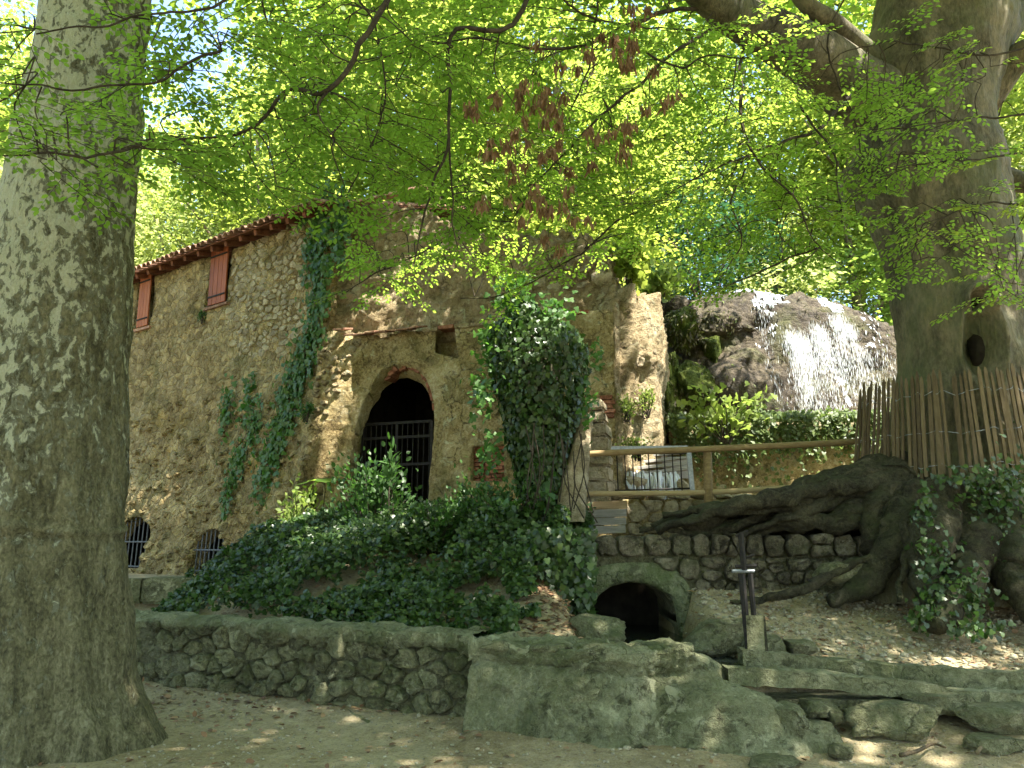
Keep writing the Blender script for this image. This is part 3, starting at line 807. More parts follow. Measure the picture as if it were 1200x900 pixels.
# ------------------------------------------------------------------ the old house with its vaulted arch
def build_house():
    base = CORNER
    house = thing('stone_house', 'old ochre rubble stone house with tiled eaves, red shutters and a vaulted arch', 'house', (base[0], base[1], 1.0))
    Zt = 7.72   # eave height at the wall head
    # ---- left wall
    def batter(z): return 0.75 * (np.clip((5.2 - z) / 4.2, 0, 1)) ** 1.3
    def off_l(S, Z):
        p = fr_p(FL, S, Z)
        lo = sstep(5.6, 3.6, Z)
        o = batter(Z) + 0.025 * flake(p, 1.2, 14) + 0.018 * flake(p, 3.0, 15) + 0.05 * fbm(p, 0.8, 4, 0.55, 11) + (0.03 + 0.05 * lo) * fbm(p, 3.2, 4, 0.6, 12) + (0.012 + 0.05 * lo) * np.abs(fbm(p, 9, 3, 0.6, 13))
        return o
    def fr_p(fr, S, Z): return fr.pt(S, Z, 0)
    # each window is laid out on the wall plane
    winA = FL.poly([(156, 388), (164, 326), (184, 319), (176, 381)])
    winB = FL.poly([(241, 361), (251, 293), (273, 290), (266, 355)])
    archA = FL.poly([(128, 663), (128, 640), (139, 615), (152, 606), (163, 606), (175, 614), (178, 632), (172, 662)])
    archB = FL.poly([(222, 668), (224, 640), (233, 626), (246, 619), (258, 622), (266, 632), (268, 645), (267, 668)])
    # the lower openings sit on the battered foot: bring the outline forward along the sight line
    def fwd(poly, b):
        out = []
        for s, z in poly: out.append((s, z))
        return out
    def px_on_batter(pts, z_guess=1.6):
        b = float(batter(z_guess))
        fr2 = Frame([FL.pt(np.array(0.0), 0, b)[:2], FL.pt(np.array(9.0), 0, b)[:2]])
        return fr2.poly(pts)
    archA = px_on_batter([(128, 666), (128, 640), (139, 615), (152, 606), (163, 606), (175, 614), (178, 632), (172, 666)])
    archB = px_on_batter([(222, 672), (224, 640), (233, 626), (246, 619), (258, 622), (266, 632), (268, 645), (267, 672)])
    relief_wall('wall', FL, 0.0, 9.0, 0.7, Zt, 0.06, off_l, holes=(winA, winB, archA, archB), depth=0.4, edge_depth=0.3, material=M['rubble'], parent=house)
    # near-black sheet closes the openings, its colour standing in for unlit rooms
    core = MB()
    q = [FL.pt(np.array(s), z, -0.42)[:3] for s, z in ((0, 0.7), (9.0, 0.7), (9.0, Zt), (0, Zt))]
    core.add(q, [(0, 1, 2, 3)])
    core.build('shade_backing', M['hollow'], house)
    # exposed masonry near the shutter: single stones
    reg = FL.poly([(270, 300), (352, 252), (362, 300), (372, 380), (330, 420), (275, 415), (268, 380)])
    zs = [p[1] for p in reg]; ss = [p[0] for p in reg]
    stones('stone', FL, (min(ss), max(ss), min(zs), max(zs)), 300, M['house_stone'], house, 21, aniso=1.7, gap=0.016, proud=0.016, base=off_l, accept=lambda s, z: bool(in_poly(reg, np.array(s), np.array(z))) and random.random() < 0.72, limit=290, back=0.05, npt=7, proud_var=0.8)
    # rough rubble of the foot of the wall
    r = np.random.default_rng(5)
    mb = MB()
    cells = poly_cells(relax_sites(900, (1.2, 8.9, 1.0, 4.6), 1.3, 31, 1), (1.2, 8.9, 1.0, 4.6), 1.3)
    for c in cells:
        if c is None: continue
        m = c.mean(0)
        if r.random() < 0.58 + 0.2 * (m[1] - 1) / 3.6: continue
        if any(in_poly(h, np.array(m[0]), np.array(m[1])) for h in (archA, archB)): continue
        V, F = stone_mesh(FL, c, 0.06, 0.06 * r.uniform(0.4, 1.5), r, 7, 0.06, off_l)
        mb.add(V, F)
    mb.build('wall_rubble', M['rubble'], house, smooth=True, kind='stuff')
    # ---- shutters: three planks with two strap hinges, hung in front of the reveal
    def shutter(px_, wdark):
        (s0, z0), (s1, z1), (s2, z2), (s3, z3) = FL.poly(px_)
        zlo, zhi = (z0 + z3) / 2, (z1 + z2) / 2
        sl, sr = (s0 + s1) / 2, (s2 + s3) / 2
        c0 = float(batter(zlo)) + 0.09
        org = FL.pt(np.array(sl), zlo, c0)
        sh = link('shutter', None, None, house, label='red-brown plank shutter standing half open')
        sh.location = Vector(org) - house.location
        hinge_ang = 0.0
        w = (sr - sl)
        npl = 4
        dvec = FL.d0[0]
        for k in range(npl):
            b = MB()
            s_c = sl + w * (k + 0.5) / npl
            c = FL.pt(np.array(s_c), (zlo + zhi) / 2, c0)
            rot = Matrix.Rotation(math.atan2(dvec[1], dvec[0]), 3, 'Z')
            b.box(c, (w / npl - 0.008, 0.035, zhi - zlo), rot)
            b.build('plank', M['shutter'], sh, bevel=0.004)
        for zz in (zlo + 0.14 * (zhi - zlo), zhi - 0.14 * (zhi - zlo)):
            b = MB(); c = FL.pt(np.array((sl + sr) / 2), zz, c0 + 0.026)
            b.box(c, (w * 0.96, 0.014, 0.035), rot); b.build('strap_hinge', M['iron'], sh)
        # lintel side frame
        b = MB(); c = FL.pt(np.array((sl + sr) / 2 - 0.03), zlo - 0.05, c0 - 0.06)
        b.box(c, (w + 0.22, 0.14, 0.05), rot, jit=0.008); b.build('sill', M['terracotta'], sh)
    shutter([(163, 387), (171, 325), (184, 319), (176, 381)], 0)
    shutter([(246, 360), (255, 294), (274, 288), (267, 355)], 0)
    # ---- barred openings
    def grille(poly, n, label):
        ss = [p[0] for p in poly]; zs = [p[1] for p in poly]
        zlo, zhi = min(zs), max(zs)
        o0 = float(batter((zlo + zhi) / 2)) - 0.12
        g = link('grille', None, None, house, label=label)
        g.location = Vector(FL.pt(np.array(np.mean(ss)), zlo, o0)) - house.location
        for k in range(n):
            s = min(ss) + (max(ss) - min(ss)) * (k + 0.5) / n
            zz = np.linspace(zlo, zhi, 60)
            ins = in_poly(poly, np.full(60, s), zz)
            top = zz[ins].max() if ins.any() else zhi
            b = MB(); b.tube([FL.pt(np.array(s - 0.03), zlo - 0.05, o0), FL.pt(np.array(s + 0.03), top + 0.03, o0)], 0.014, 6)
            b.build('bar', M['bar'], g)
        for zz in (zlo + 0.05, zlo + 0.52 * (zhi - zlo)):
            b = MB(); b.tube([FL.pt(np.array(min(ss) - 0.02), zz, o0 + 0.02), FL.pt(np.array(max(ss) + 0.02), zz, o0 + 0.02)], 0.018, 6)
            b.build('cross_bar', M['bar'], g)
    grille(archA, 10, 'iron bars in the wider arched cellar opening')
    grille(archB, 9, 'iron bars in the smaller arched cellar opening')
    # ---- roof: sheet, rafters, half-round eave tiles
    n2 = np.array([FL.d0[0][1], -FL.d0[0][0]])
    rz = math.atan2(FL.d0[0][1], FL.d0[0][0])
    roof = link('roof', None, None, house)
    roof.location = Vector((base[0], base[1], Zt)) - house.location
    slope = math.tan(R(17))
    def rp(s, o, dz=0.0): return FL.pt(np.array(float(s)), Zt + 0.06 - o * slope + dz, o)
    b = MB()
    for (o0, o1, z0) in ((0.42, -4.2, 0.06),):
        b.add([rp(-0.2, o0, z0), rp(9.3, o0, z0), rp(9.3, o1, z0), rp(-0.2, o1, z0), rp(-0.2, o0, z0 + .03), rp(9.3, o0, z0 + .03), rp(9.3, o1, z0 + .03), rp(-0.2, o1, z0 + .03)],
              [(0, 3, 2, 1), (4, 5, 6, 7), (0, 1, 5, 4), (1, 2, 6, 5), (2, 3, 7, 6), (3, 0, 4, 7)])
    b.build('deck', M['eave_wood'], roof)
    for k in range(19):
        s = 0.15 + k * 0.5
        if s > 9.2: break
        b = MB()
        a0, a1 = rp(s, -0.5, 0.0), rp(s, 0.36, 0.0)
        mid = (a0 + a1) / 2
        ln = np.linalg.norm(a1 - a0)
        rot = Matrix.Rotation(rz, 3, 'Z') @ Matrix.Rotation(math.atan(slope), 3, 'X')
        b.box(mid, (0.085, ln, 0.11), rot, jit=0.004)
        b.build('rafter', M['eave_wood'], roof)
    r = np.random.default_rng(9)
    def half_tile(p0, p1, rad, up=1):
        """half cylinder from p0 to p1, tapering"""
        mb = MB()
        p0 = np.array(p0); p1 = np.array(p1)
        ax = norm(p1 - p0); side = norm(np.cross(ax, [0, 0, 1.])); upv = np.cross(side, ax)
        V = []
        for (c, rr) in ((p0, rad), (p1, rad * 0.82)):
            for rin in (rr, rr - 0.016):
                for a in np.linspace(0, np.pi, 8):
                    V.append(c + side * math.cos(a) * rin + upv * math.sin(a) * rin * up)
        F = []
        for j in range(7):
            F += [(j, j + 1, 17 + j, 16 + j), (8 + j, 24 + j, 25 + j, 9 + j), (j, 8 + j, 9 + j, j + 1), (16 + j, 17 + j, 25 + j, 24 + j)]
        mb.add(V, F)
        return mb
    for k in range(48):
        s = -0.05 + k * 0.195 + r.uniform(-.012, .012)
        for row in range(3):
            o0 = 0.52 - row * 0.38 + r.uniform(-.02, .02)
            half_tile(rp(s, o0, 0.105 + 0.012 * row), rp(s, o0 - 0.44, 0.105 + 0.012 * row), 0.088 + r.uniform(-.006, .006)).build('tile', M['terracotta'], roof, smooth=False)
    mb = MB()
    for row in range(3, 11):
        for k in range(48):
            s = -0.05 + k * 0.195
            o0 = 0.52 - row * 0.38
            h = half_tile(rp(s, o0, 0.14), rp(s, o0 - 0.44, 0.14), 0.09)
            mb.add(np.concatenate(h.v), h.f)
    mb.build('upper_tiles', M['terracotta'], roof, kind='stuff')
    # verge tiles over the front gable
    for k in range(7):
        s = 0.05 + k * 0.21
        z = Zt + 0.10 + 0.30 * (k * 0.19) * slope + 0.05
        half_tile(FF.pt(np.array(s * 1.25), z - 0.08, 0.02), FF.pt(np.array(s * 1.25 + 0.36), z - 0.05, 0.02), 0.085).build('verge_tile', M['terracotta'], roof)
    # ---- front wall, lower tier: leaning corner buttress on the left, the arch in the recess
    ledge = lambda S: np.interp(S, [0.0, 0.45, 0.5, 1.9, 6.0], [5.35, 5.35, 5.22, 5.25, 5.3])
    # diagonal edge of the buttress (s position as a function of height)
    e0 = FF.px(440, 385); e1 = FF.px(372, 572)
    def edge(Z): return e1[0] + (Z - e1[1]) * (e0[0] - e1[0]) / (e0[1] - e1[1])
    def off_f(S, Z):
        p = FF.pt(S, Z, 0)
        but = sstep(0.10, -0.14, S - edge(Z)) * (0.06 + 0.62 * np.clip((5.3 - Z) / 3.6, 0, 1) ** 1.1)
        rag = sstep(0.05, -0.35, S - edge(Z))
        o = but + 0.030 * flake(p, 1.1, 44) * (1 - 0.5 * rag) + 0.018 * flake(p, 2.7, 45) + 0.012 * flake(p, 6, 46, 0.05) + 0.035 * fbm(p, 0.9, 4, 0.55, 41) + (0.03 + 0.09 * rag) * fbm(p, 4.0, 4, 0.62, 42) + (0.02 + 0.08 * rag) * np.abs(fbm(p, 11, 3, 0.6, 43))
        return o
    arch = FF.poly([(403, 640), (404, 590), (408, 552), (416, 510), (428, 470), (443, 440), (460, 427), (478, 425), (495, 434), (506, 452), (511, 478), (508, 520), (504, 560), (501, 640)])
    niche = FF.poly([(511, 414), (512, 380), (534, 386), (538, 421)])
    bw = FF.poly([(553, 564), (554, 523), (592, 522), (592, 564)])
    hs, hz = FF.px(706, 355)
    drain = [(hs + 0.085 * math.cos(a), hz + 0.085 * math.sin(a)) for a in np.linspace(0, 2 * np.pi, 14, endpoint=False)]
    acx = np.mean([p[0] for p in arch]); 
    def splay(S, Z):
        inarch = (S < FF.px(509, 500)[0] + 0.02)
        S2 = np.where(inarch, np.where(S > acx, S - 0.20, S - 0.08), S)
        Z2 = np.where(inarch & (Z > 3.6), Z - 0.16 * (Z - 3.6), Z)
        return S2, Z2
    send = FF.px(722, 500)[0]
    def keep_f(S, Z):
        return Z < ledge(S) + 0.03 * np.sin(S * 9)
    relief_wall('wall', FF, -0.02, send, 0.9, 5.6, 0.05, off_f, keep=keep_f, holes=(arch, niche, bw, drain), depth=0.42, edge_depth=0.5, splay=splay, material=M['plaster'], parent=house)
    rb = np.random.default_rng(47); mbr = MB()
    for c_ in poly_cells(relax_sites(420, (-0.02, 1.9, 1.6, 5.2), 1.3, 48, 1), (-0.02, 1.9, 1.6, 5.2), 1.3):
        if c_ is None: continue
        m_ = c_.mean(0)
        if m_[0] > edge(m_[1]) - 0.12 or rb.random() < 0.30: continue
        V, F = stone_mesh(FF, c_, 0.03, 0.05 * rb.uniform(0.3, 1.6), rb, 7, 0.06, off_f); mbr.add(V, F)
    mbr.build('buttress_rubble', M['ruin'], house, smooth=True, kind='stuff')
    # tunnel vault behind the arch (shade put into its near-black colour), backs of the two niches
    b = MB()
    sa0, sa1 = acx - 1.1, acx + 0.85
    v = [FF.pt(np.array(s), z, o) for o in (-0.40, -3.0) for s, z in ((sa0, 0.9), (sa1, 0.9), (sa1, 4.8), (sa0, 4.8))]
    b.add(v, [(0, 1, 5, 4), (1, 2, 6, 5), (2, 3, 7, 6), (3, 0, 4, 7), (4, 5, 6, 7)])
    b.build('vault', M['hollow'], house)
    b = MB(); mid = FF.px(524, 400); b.add([FF.pt(np.array(mid[0] + a), mid[1] + c, -0.38) for a, c in ((-.4, -.5), (.4, -.5), (.4, .5), (-.4, .5))], [(0, 1, 2, 3)])
    b.build('niche_back', M['plaster'], house)
    # bricked-up window
    r = np.random.default_rng(3)
    bs = [p[0] for p in bw]; bz = [p[1] for p in bw]
    row = 0; z = min(bz)
    while z < max(bz) - 0.03:
        s = min(bs) - (0.1 if row % 2 else 0.0)
        while s < max(bs):
            a0 = max(s, min(bs)); a1 = min(s + 0.2, max(bs))
            if a1 - a0 > 0.04:
                b = MB(); c = FF.pt(np.array((a0 + a1) / 2), z + 0.03, -0.12 + r.uniform(-.02, .015))
                b.box(c, (a1 - a0 - 0.012, 0.12, 0.055), Matrix.Rotation(math.atan2(DF[1], DF[0]), 3, 'Z'), jit=0.005)
                b.build('brick', M['brick'], house, bevel=0.006)
            s += 0.21
        z += 0.066; row += 1
    b = MB(); b.add([FF.pt(np.array(a), c, -0.16) for a, c in ((min(bs) - .1, min(bz) - .1), (max(bs) + .1, min(bz) - .1), (max(bs) + .1, max(bz) + .1), (min(bs) - .1, max(bz) + .1))], [(0, 1, 2, 3)])
    b.build('window_back', M['ruin'], house)
    # brick voussoirs seen on the right inner curve of the arch
    ring = FF.poly([(447, 442), (462, 430), (478, 428), (492, 436), (502, 453), (507, 478)])
    rp_ = curve_pts([(s, 0, z) for s, z in ring], 15)
    for k in range(14):
        a, c2 = rp_[k], rp_[k + 1]
        mid = (a + c2) / 2; tang = norm(c2 - a); ang = math.atan2(tang[2], tang[0])
        rot = Matrix.Rotation(math.atan2(DF[1], DF[0]), 3, 'Z') @ Matrix.Rotation(-ang, 3, 'Y')
        b = MB(); b.box(FF.pt(np.array(mid[0] - 0.01), mid[2] - 0.015, -0.25 + r.uniform(-.05, .05)), (np.linalg.norm(c2 - a) - 0.012, 0.30, 0.08), rot, jit=0.018)
        b.build('voussoir', M['brick'], house, bevel=0.006)
    # tile coping on the left half of the ledge, stone string on the right half
    for k in range(8):
        s = 0.42 + k * 0.215
        b = MB(); rot = Matrix.Rotation(math.atan2(DF[1], DF[0]), 3, 'Z') @ Matrix.Rotation(R(14), 3, 'X')
        b.box(FF.pt(np.array(s), float(ledge(s)) + 0.05 + r.uniform(-.012, .012), 0.08), (0.205, 0.36, 0.03), rot, jit=0.006)
        b.build('coping_tile', M['terracotta'], house, bevel=0.004)
    for k in range(12):
        s = 2.15 + k * 0.3
        if s > send - .3: break
        b = MB(); rot = Matrix.Rotation(math.atan2(DF[1], DF[0]), 3, 'Z')
        b.box(FF.pt(np.array(s), float(ledge(s)) + 0.0 + r.uniform(-.01, .01), -0.1), (0.29, 0.36, 0.07), rot, jit=0.012)
        b.build('coping_stone', M['brick'] if k % 4 == 1 else M['ruin'], house, bevel=0.008)
    # upper tier, set back, ruined outline
    FU = Frame([FF.pt(np.array(0.0), 0, -0.22)[:2], FF.pt(np.array(6.0), 0, -0.22)[:2]])
    prof_px = [(380, 236), (440, 240), (500, 248), (522, 262), (545, 274), (600, 278), (640, 274), (690, 277), (708, 283), (716, 305), (720, 330)]
    prof = [FU.px(*p) for p in prof_px]
    ps = [p[0] for p in prof]; pz = [p[1] for p in prof]
    def keep_u(S, Z): return Z < np.interp(S, ps, pz) + 0.05 * np.sin(S * 17) + 0.03 * np.sin(S * 41)
    def off_u(S, Z):
        p = FU.pt(S, Z, 0)
        return 0.07 * fbm(p, 0.9, 4, 0.55, 51) + 0.14 * fbm(p, 4.5, 4, 0.62, 52) + 0.09 * np.abs(fbm(p, 12, 3, 0.6, 53))
    relief_wall('upper_wall', FU, -0.02, send, 5.1, 8.0, 0.05, off_u, keep=keep_u, edge_depth=0.55, material=M['ruin'], parent=house)
    r2 = np.random.default_rng(17)
    reg2 = FU.poly([(640, 285), (706, 288), (714, 332), (600, 350), (560, 340)])
    stones('ruin_stone', FU, (reg2[0][0] - 1, send, 5.3, 6.9), 70, M['pale_stone'], house, 18, aniso=1.3, gap=0.04, proud=0.05, base=off_u, accept=lambda s, z: bool(in_poly(reg2, np.array(s), np.array(z))), back=0.05)
    # drain hole near the corner
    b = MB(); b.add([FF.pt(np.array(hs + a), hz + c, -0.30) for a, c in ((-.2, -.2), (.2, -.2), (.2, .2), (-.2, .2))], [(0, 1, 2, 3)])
    b.build('drain_back', M['hollow'], house)  # near-black sheet, the drain's inner shade put into its colour
    # ---- end wall that turns to the right
    E0 = FF.pt(np.array(send), 0, 0.02)[:2]
    d = ray(770, 450); tt = 13.1 / d.y; E1 = np.array([d.x * tt, 13.1])
    FE = Frame([E0, E1, E1 + np.array([0.35, 1.4])])
    topE = float(FF.px(722, 338)[1])
    def off_e(S, Z):
        p = FE.pt(S, Z, 0)
        pil = 0.10 * sstep(0.20, 0.26, S) * sstep(4.2, 4.6, Z) - 0.07 * np.exp(-((S - 0.46) / 0.025) ** 2) * sstep(3.2, 3.6, Z) - 0.05 * np.exp(-((S - 0.16) / 0.02) ** 2)
        return pil + 0.05 * fbm(p, 1.0, 4, 0.5, 61) + 0.10 * fbm(p * np.array([1, 1, 0.35]), 6, 4, 0.62, 62) + 0.07 * np.abs(fbm(p, 11, 3, 0.6, 63)) + 0.25 * np.clip((2.8 - Z) / 1.2, 0, 1)
    def keep_e(S, Z): return Z < topE + np.where(S < 0.16, -0.22, 0.06) - 0.12 * S + 0.06 * np.sin(S * 23) + 0.05 * np.sin(S * 9)
    relief_wall('end_wall', FE, 0.0, FE.len, 1.2, topE + 0.3, 0.04, off_e, keep=keep_e, edge_depth=0.5, material=M['ruin'], parent=house)
    stones('end_stone', FE, (0.02, 0.86, 2.2, topE - 0.1), 60, M['pale_stone'], house, 66, aniso=1.1, gap=0.04, proud=0.012, base=off_e, accept=lambda s, z: random.random() < 0.14, back=0.06, npt=7, proud_var=0.8)
    for k in range(5):
        z = FF.px(713, 470)[1] - 0.25 + k * 0.075
        b2 = MB(); b2.box(FF.pt(np.array(send - 0.12 + r.uniform(-.03, .03)), z, 0.03), (0.2, 0.1, 0.06), Matrix.Rotation(math.atan2(DF[1], DF[0]), 3, 'Z'), jit=0.008)
        b2.build('brick', M['brick'], house, bevel=0.006)
    # closing sides so that the house is solid from elsewhere
    b = MB()
    back = FL.pt(np.array(0.0), 0, -4.6)[:2]; c2 = FF.pt(np.array(send), 0, -3.6)[:2]
    a0 = FL.pt(np.array(0.0), 0, -0.05)[:2]
    ring_ = [a0, back, c2, FF.pt(np.array(send - 0.02), 0, -0.4)[:2]]
    for k in range(3):
        p, q2 = ring_[k], ring_[k + 1]
        top = Zt if k == 0 else 5.0
        b.add([(p[0], p[1], 0.5), (q2[0], q2[1], 0.5), (q2[0], q2[1], top), (p[0], p[1], top)], [(0, 1, 2, 3)])
    b.build('rear_wall', M['rubble'], house)
    return house, archA, edge, send, E1, topE
house, _, but_edge, S_END, E1, TOP_E = build_house()

def build_gate():
    s0, z0 = FF.px(410, 606); s1, z1 = FF.px(496, 490)
    off = -0.36
    g = thing('iron_gate', 'black barred iron gate closing the dark vaulted arch', 'gate', FF.pt(np.array((s0 + s1) / 2), z0 - 0.3, off))
    zb, zt = z0 - 0.3, z1
    for s in (s0, (s0 + s1) / 2, s1):
        b = MB(); b.box(FF.pt(np.array(s), (zb + zt) / 2, off), (0.05, 0.05, zt - zb), Matrix.Rotation(math.atan2(DF[1], DF[0]), 3, 'Z')); b.build('stile', M['iron'], g)
    for z in (zb + .03, zb + 0.62 * (zt - zb), zt - 0.26, zt):
        b = MB(); b.box(FF.pt(np.array((s0 + s1) / 2), z, off + 0.003), (s1 - s0, 0.046, 0.046), Matrix.Rotation(math.atan2(DF[1], DF[0]), 3, 'Z')); b.build('rail', M['iron'], g)
    for k in range(13):
        s = s0 + (s1 - s0) * (k + 0.5) / 13
        b = MB(); b.tube([FF.pt(np.array(s), zb, off), FF.pt(np.array(s), zt + 0.02, off)], 0.011, 6); b.build('bar', M['iron'], g)
build_gate()

def build_buttress_pillars():
    # leaning pale slab to the right of the ivy column
    c0 = P(668, 612, 10.85); c1 = P(684, 494, 11.2)
    o = thing('leaning_buttress', 'pale weathered stone buttress leaning beside the ivy-clad column', 'buttress', c0)
    n = 40; V = []
    for i in range(n + 1):
        t = i / n
        c = np.array(c0) * (1 - t) + np.array(c1) * t
        hw = 0.20 * (1 - t) + 0.11 * t
        c[0] -= 0.03 * (1 - t)
        for a in np.linspace(0, 2 * np.pi, 28, endpoint=False):
            x = math.copysign(abs(math.cos(a)) ** 0.5, math.cos(a)) * hw; y = math.copysign(abs(math.sin(a)) ** 0.5, math.sin(a)) * 0.28
            V.append(c + np.array([x, y, 0]))
    V = np.array(V)
    d = fbm(V * np.array([1, 1, .3]), 7, 4, 0.6, 71)[:, None] * 0.05 + fbm(V, 2, 3, 0.6, 72)[:, None] * 0.05
    cen = np.repeat(np.array([np.array(c0) * (1 - i / n) + np.array(c1) * (i / n) for i in range(n + 1)]), 28, 0)
    V = V + norm(V - cen) * d
    F = []
    for i in range(n):
        for j in range(28): F.append((i * 28 + j, i * 28 + (j + 1) % 28, (i + 1) * 28 + (j + 1) % 28, (i + 1) * 28 + j))
    F.append(tuple(n * 28 + j for j in range(28)))
    link('shaft', new_mesh('shaft', V, F, True), M['pale_stone'], o)
    # short stack of blocks behind it
    b0 = P(703, 600, 11.9)
    o = thing('stone_pier', 'short pier of stacked weathered stone blocks below the end wall', 'pier', b0)
    zt = P(703, 483, 11.9).z; z = b0.z; k = 0
    r = np.random.default_rng(4)
    while z < zt:
        h = r.uniform(0.13, 0.24)
        b = MB(); b.box((b0.x + r.uniform(-.02, .02), b0.y, z + h / 2), (0.36 - 0.015 * k + r.uniform(-.03, .02), 0.5, h - 0.015), Matrix.Rotation(R(r.uniform(-4, 4) - 15), 3, 'Z'), jit=0.02)
        me = b.mesh('block')
        bm = bmesh.new(); bm.from_mesh(me)
        bmesh.ops.bevel(bm, geom=list(bm.edges), offset=0.03, segments=2, affect='EDGES'); bm.to_mesh(me); bm.free()
        link('block', me, M['pale_stone'], o)
        z += h; k += 1
    # small pedestal by the arch
    p0 = P(396, 640, 13.4); zt = P(396, 566, 13.4).z
    o = thing('brick_capped_pedestal', 'small ochre pedestal with a brick cap left of the arch', 'pedestal', p0)
    b = MB(); b.box((p0.x, p0.y, (p0.z + zt) / 2), (0.44, 0.44, zt - p0.z), Matrix.Rotation(R(-20), 3, 'Z'), jit=0.02); b.build('shaft', M['plaster'], o, bevel=0.02)
    b = MB(); b.box((p0.x, p0.y, zt + 0.025), (0.52, 0.52, 0.055), Matrix.Rotation(R(-20), 3, 'Z'), jit=0.012); b.build('cap', M['brick'], o, bevel=0.01)
build_buttress_pillars()

# ------------------------------------------------------------------ foreground walls
def build_front_walls():
    w = thing('rubble_wall', 'low mossy dry stone rubble wall beside the plane tree', 'wall', A_pts[2])
    top = 0.80
    def off_core(S, Z):
        p = FA.pt(S, Z, 0)
        return 0.005 + 0.11 * fbm(p, 2.4, 4, 0.6, 81) + 0.10 * np.clip(0.35 - Z, 0, 1)
    def base(S, Z): return 0.10 * np.clip(0.4 - np.asarray(Z), 0, 1) - 0.03
    relief_wall('mortar', FA, 0.0, FA.len, -0.1, 0.68, 0.05, off_core, edge_depth=0.4, material=M['wall_core'], parent=w)
    # lower rows of bigger, looser stones and a band of smaller ones above
    r0 = np.random.default_rng(94)
    sites = []
    for k in range(400):
        c_ = (r0.uniform(0, FA.len), r0.uniform(-0.06, 0.74))
        dmin = r0.choice([0.10, 0.15, 0.19, 0.24], p=[0.25, 0.35, 0.25, 0.15])
        if all(math.hypot(c_[0] - q[0], (c_[1] - q[1]) * 1.35) > (dmin + q[2]) / 2 for q in sites): sites.append((*c_, dmin))
    cells = poly_cells([q[:2] for q in sites], (0.0, FA.len, -0.08, 0.75), 1.35)
    for c_ in cells:
        if c_ is None: continue
        z_ = c_.mean(0)[1]
        V, F = stone_mesh(FA, c_, 0.016, (0.12 if z_ < 0.3 else 0.085) * r0.uniform(0.45, 1.35), r0, 15, 0.08, base, True)
        link('stone', new_mesh('stone', V, F, True), M['wall_stone'], w)
    # lumpy mortared coping: top surface and lip
    ns, nt = 150, 30
    prof = [(0.02, 0.66), (0.05, 0.69), (0.065, 0.72), (0.06, 0.765), (0.045, 0.79), (0.0, 0.803), (-0.12, 0.805), (-0.22, 0.80), (-0.32, 0.80), (-0.40, 0.78), (-0.44, 0.72), (-0.45, 0.3)]
    pr = curve_pts([(a, 0, b) for a, b in prof], nt)
    def coping(fr, s0, s1, name, parent, mat, seed, dz=0.0, amp=1.0):
        S = np.linspace(s0, s1, ns)
        V = np.stack([fr.pt(np.full(nt, s), pr[:, 2] + dz, pr[:, 0]) for s in S])
        n = fbm(V, 2.2, 4, 0.55, seed) * 0.06 + fbm(V, 7, 4, 0.6, seed + 1) * 0.04 - 0.03 * np.abs(fbm(V, 4, 2, .5, seed + 4))
        Vn = V.copy(); Vn[..., 2] += n * amp + 0.022 * flake(V, 2.6, seed + 6) + 0.012 * flake(V, 6, seed + 7, 0.05) - 0.02
        nn = np.stack([fr.pt(np.full(nt, s), pr[:, 2], 1.0) - fr.pt(np.full(nt, s), pr[:, 2], 0.0) for s in S])
        Vn += nn * ((0.03 * flake(V, 3.2, seed + 8) + fbm(V, 3.5, 4, 0.6, seed + 2) * 0.10 - 0.06 * np.abs(fbm(V, 5, 3, 0.6, seed + 3)))[..., None] * np.linspace(1, 0, nt)[None, :, None])
        idx = np.arange(ns * nt).reshape(ns, nt)
        F = np.stack([idx[:-1, :-1], idx[1:, :-1], idx[1:, 1:], idx[:-1, 1:]], -1).reshape(-1, 4)
        link(name, new_mesh(name, Vn.reshape(-1, 3), F, True), mat, parent)
    coping(FA, -0.05, FA.len, 'coping', w, M['render_block'], 101, 0.01)
    # the rendered block wall on the right
    w2 = thing('rendered_wall', 'massive roughly rendered low wall block with battered face and stone coping', 'wall', B_pts[1])
    def off_b(S, Z):
        p = FB.pt(S, Z, 0)
        bat = 0.02 + 0.16 * np.clip((0.62 - Z) / 0.6, 0, 1)
        toe = 0.30 * sstep(1.75, 2.3, S) * np.clip((0.62 - Z) / 0.6, 0, 1)
        shoulder = 0.16 * sstep(1.6, 1.9, S) * sstep(0.55, 0.42, Z)
        strata = 0.03 * fbm(p * np.array([1, 1, 4.0]), 2.2, 4, 0.6, 113)
        crack = -0.05 * np.exp(-((Z - 0.60 - 0.03 * np.sin(S * 3)) / 0.02) ** 2)
        return bat + toe + shoulder + strata + crack + 0.045 * fbm(p, 1.5, 4, 0.55, 111) + 0.035 * fbm(p, 5, 5, 0.65, 112) - 0.035 * np.abs(fbm(p, 3, 3, 0.5, 115)) + 0.035 * fbm(p, 16, 4, 0.65, 114) + 0.035 * flake(p, 1.6, 116) + 0.022 * flake(p, 3.8, 117) + 0.014 * flake(p, 8, 118, 0.05) - 0.03
    def keep_b(S, Z):
        return Z < np.interp(S, [0, 1.75, 1.95, 2.15, 2.4, 2.75], [0.74, 0.74, 0.72, 0.52, 0.42, 0.2])
    relief_wall('face', FB, 0.0, FB.len, -0.12, 0.80, 0.025, off_b, keep=keep_b, edge_depth=0.5, material=M['render_block'], parent=w2)
    coping(FB, -0.02, 1.93, 'coping', w2, M['render_block'], 121, 0.015, 1.3)
    for k, (s, wd) in enumerate(((0.28, .5), (0.75, .42), (1.2, .46), (1.62, .36))):
        me = rock_mesh('coping_stone', FB.pt(np.array(s), 0.745, -0.06), (wd / 2, 0.17, 0.055), 130 + k, 3, 0.22, 0, 1.2, math.atan2(FB.d0[0][1], FB.d0[0][0]))
        link('coping_stone', me, M['wall_stone'], w2)
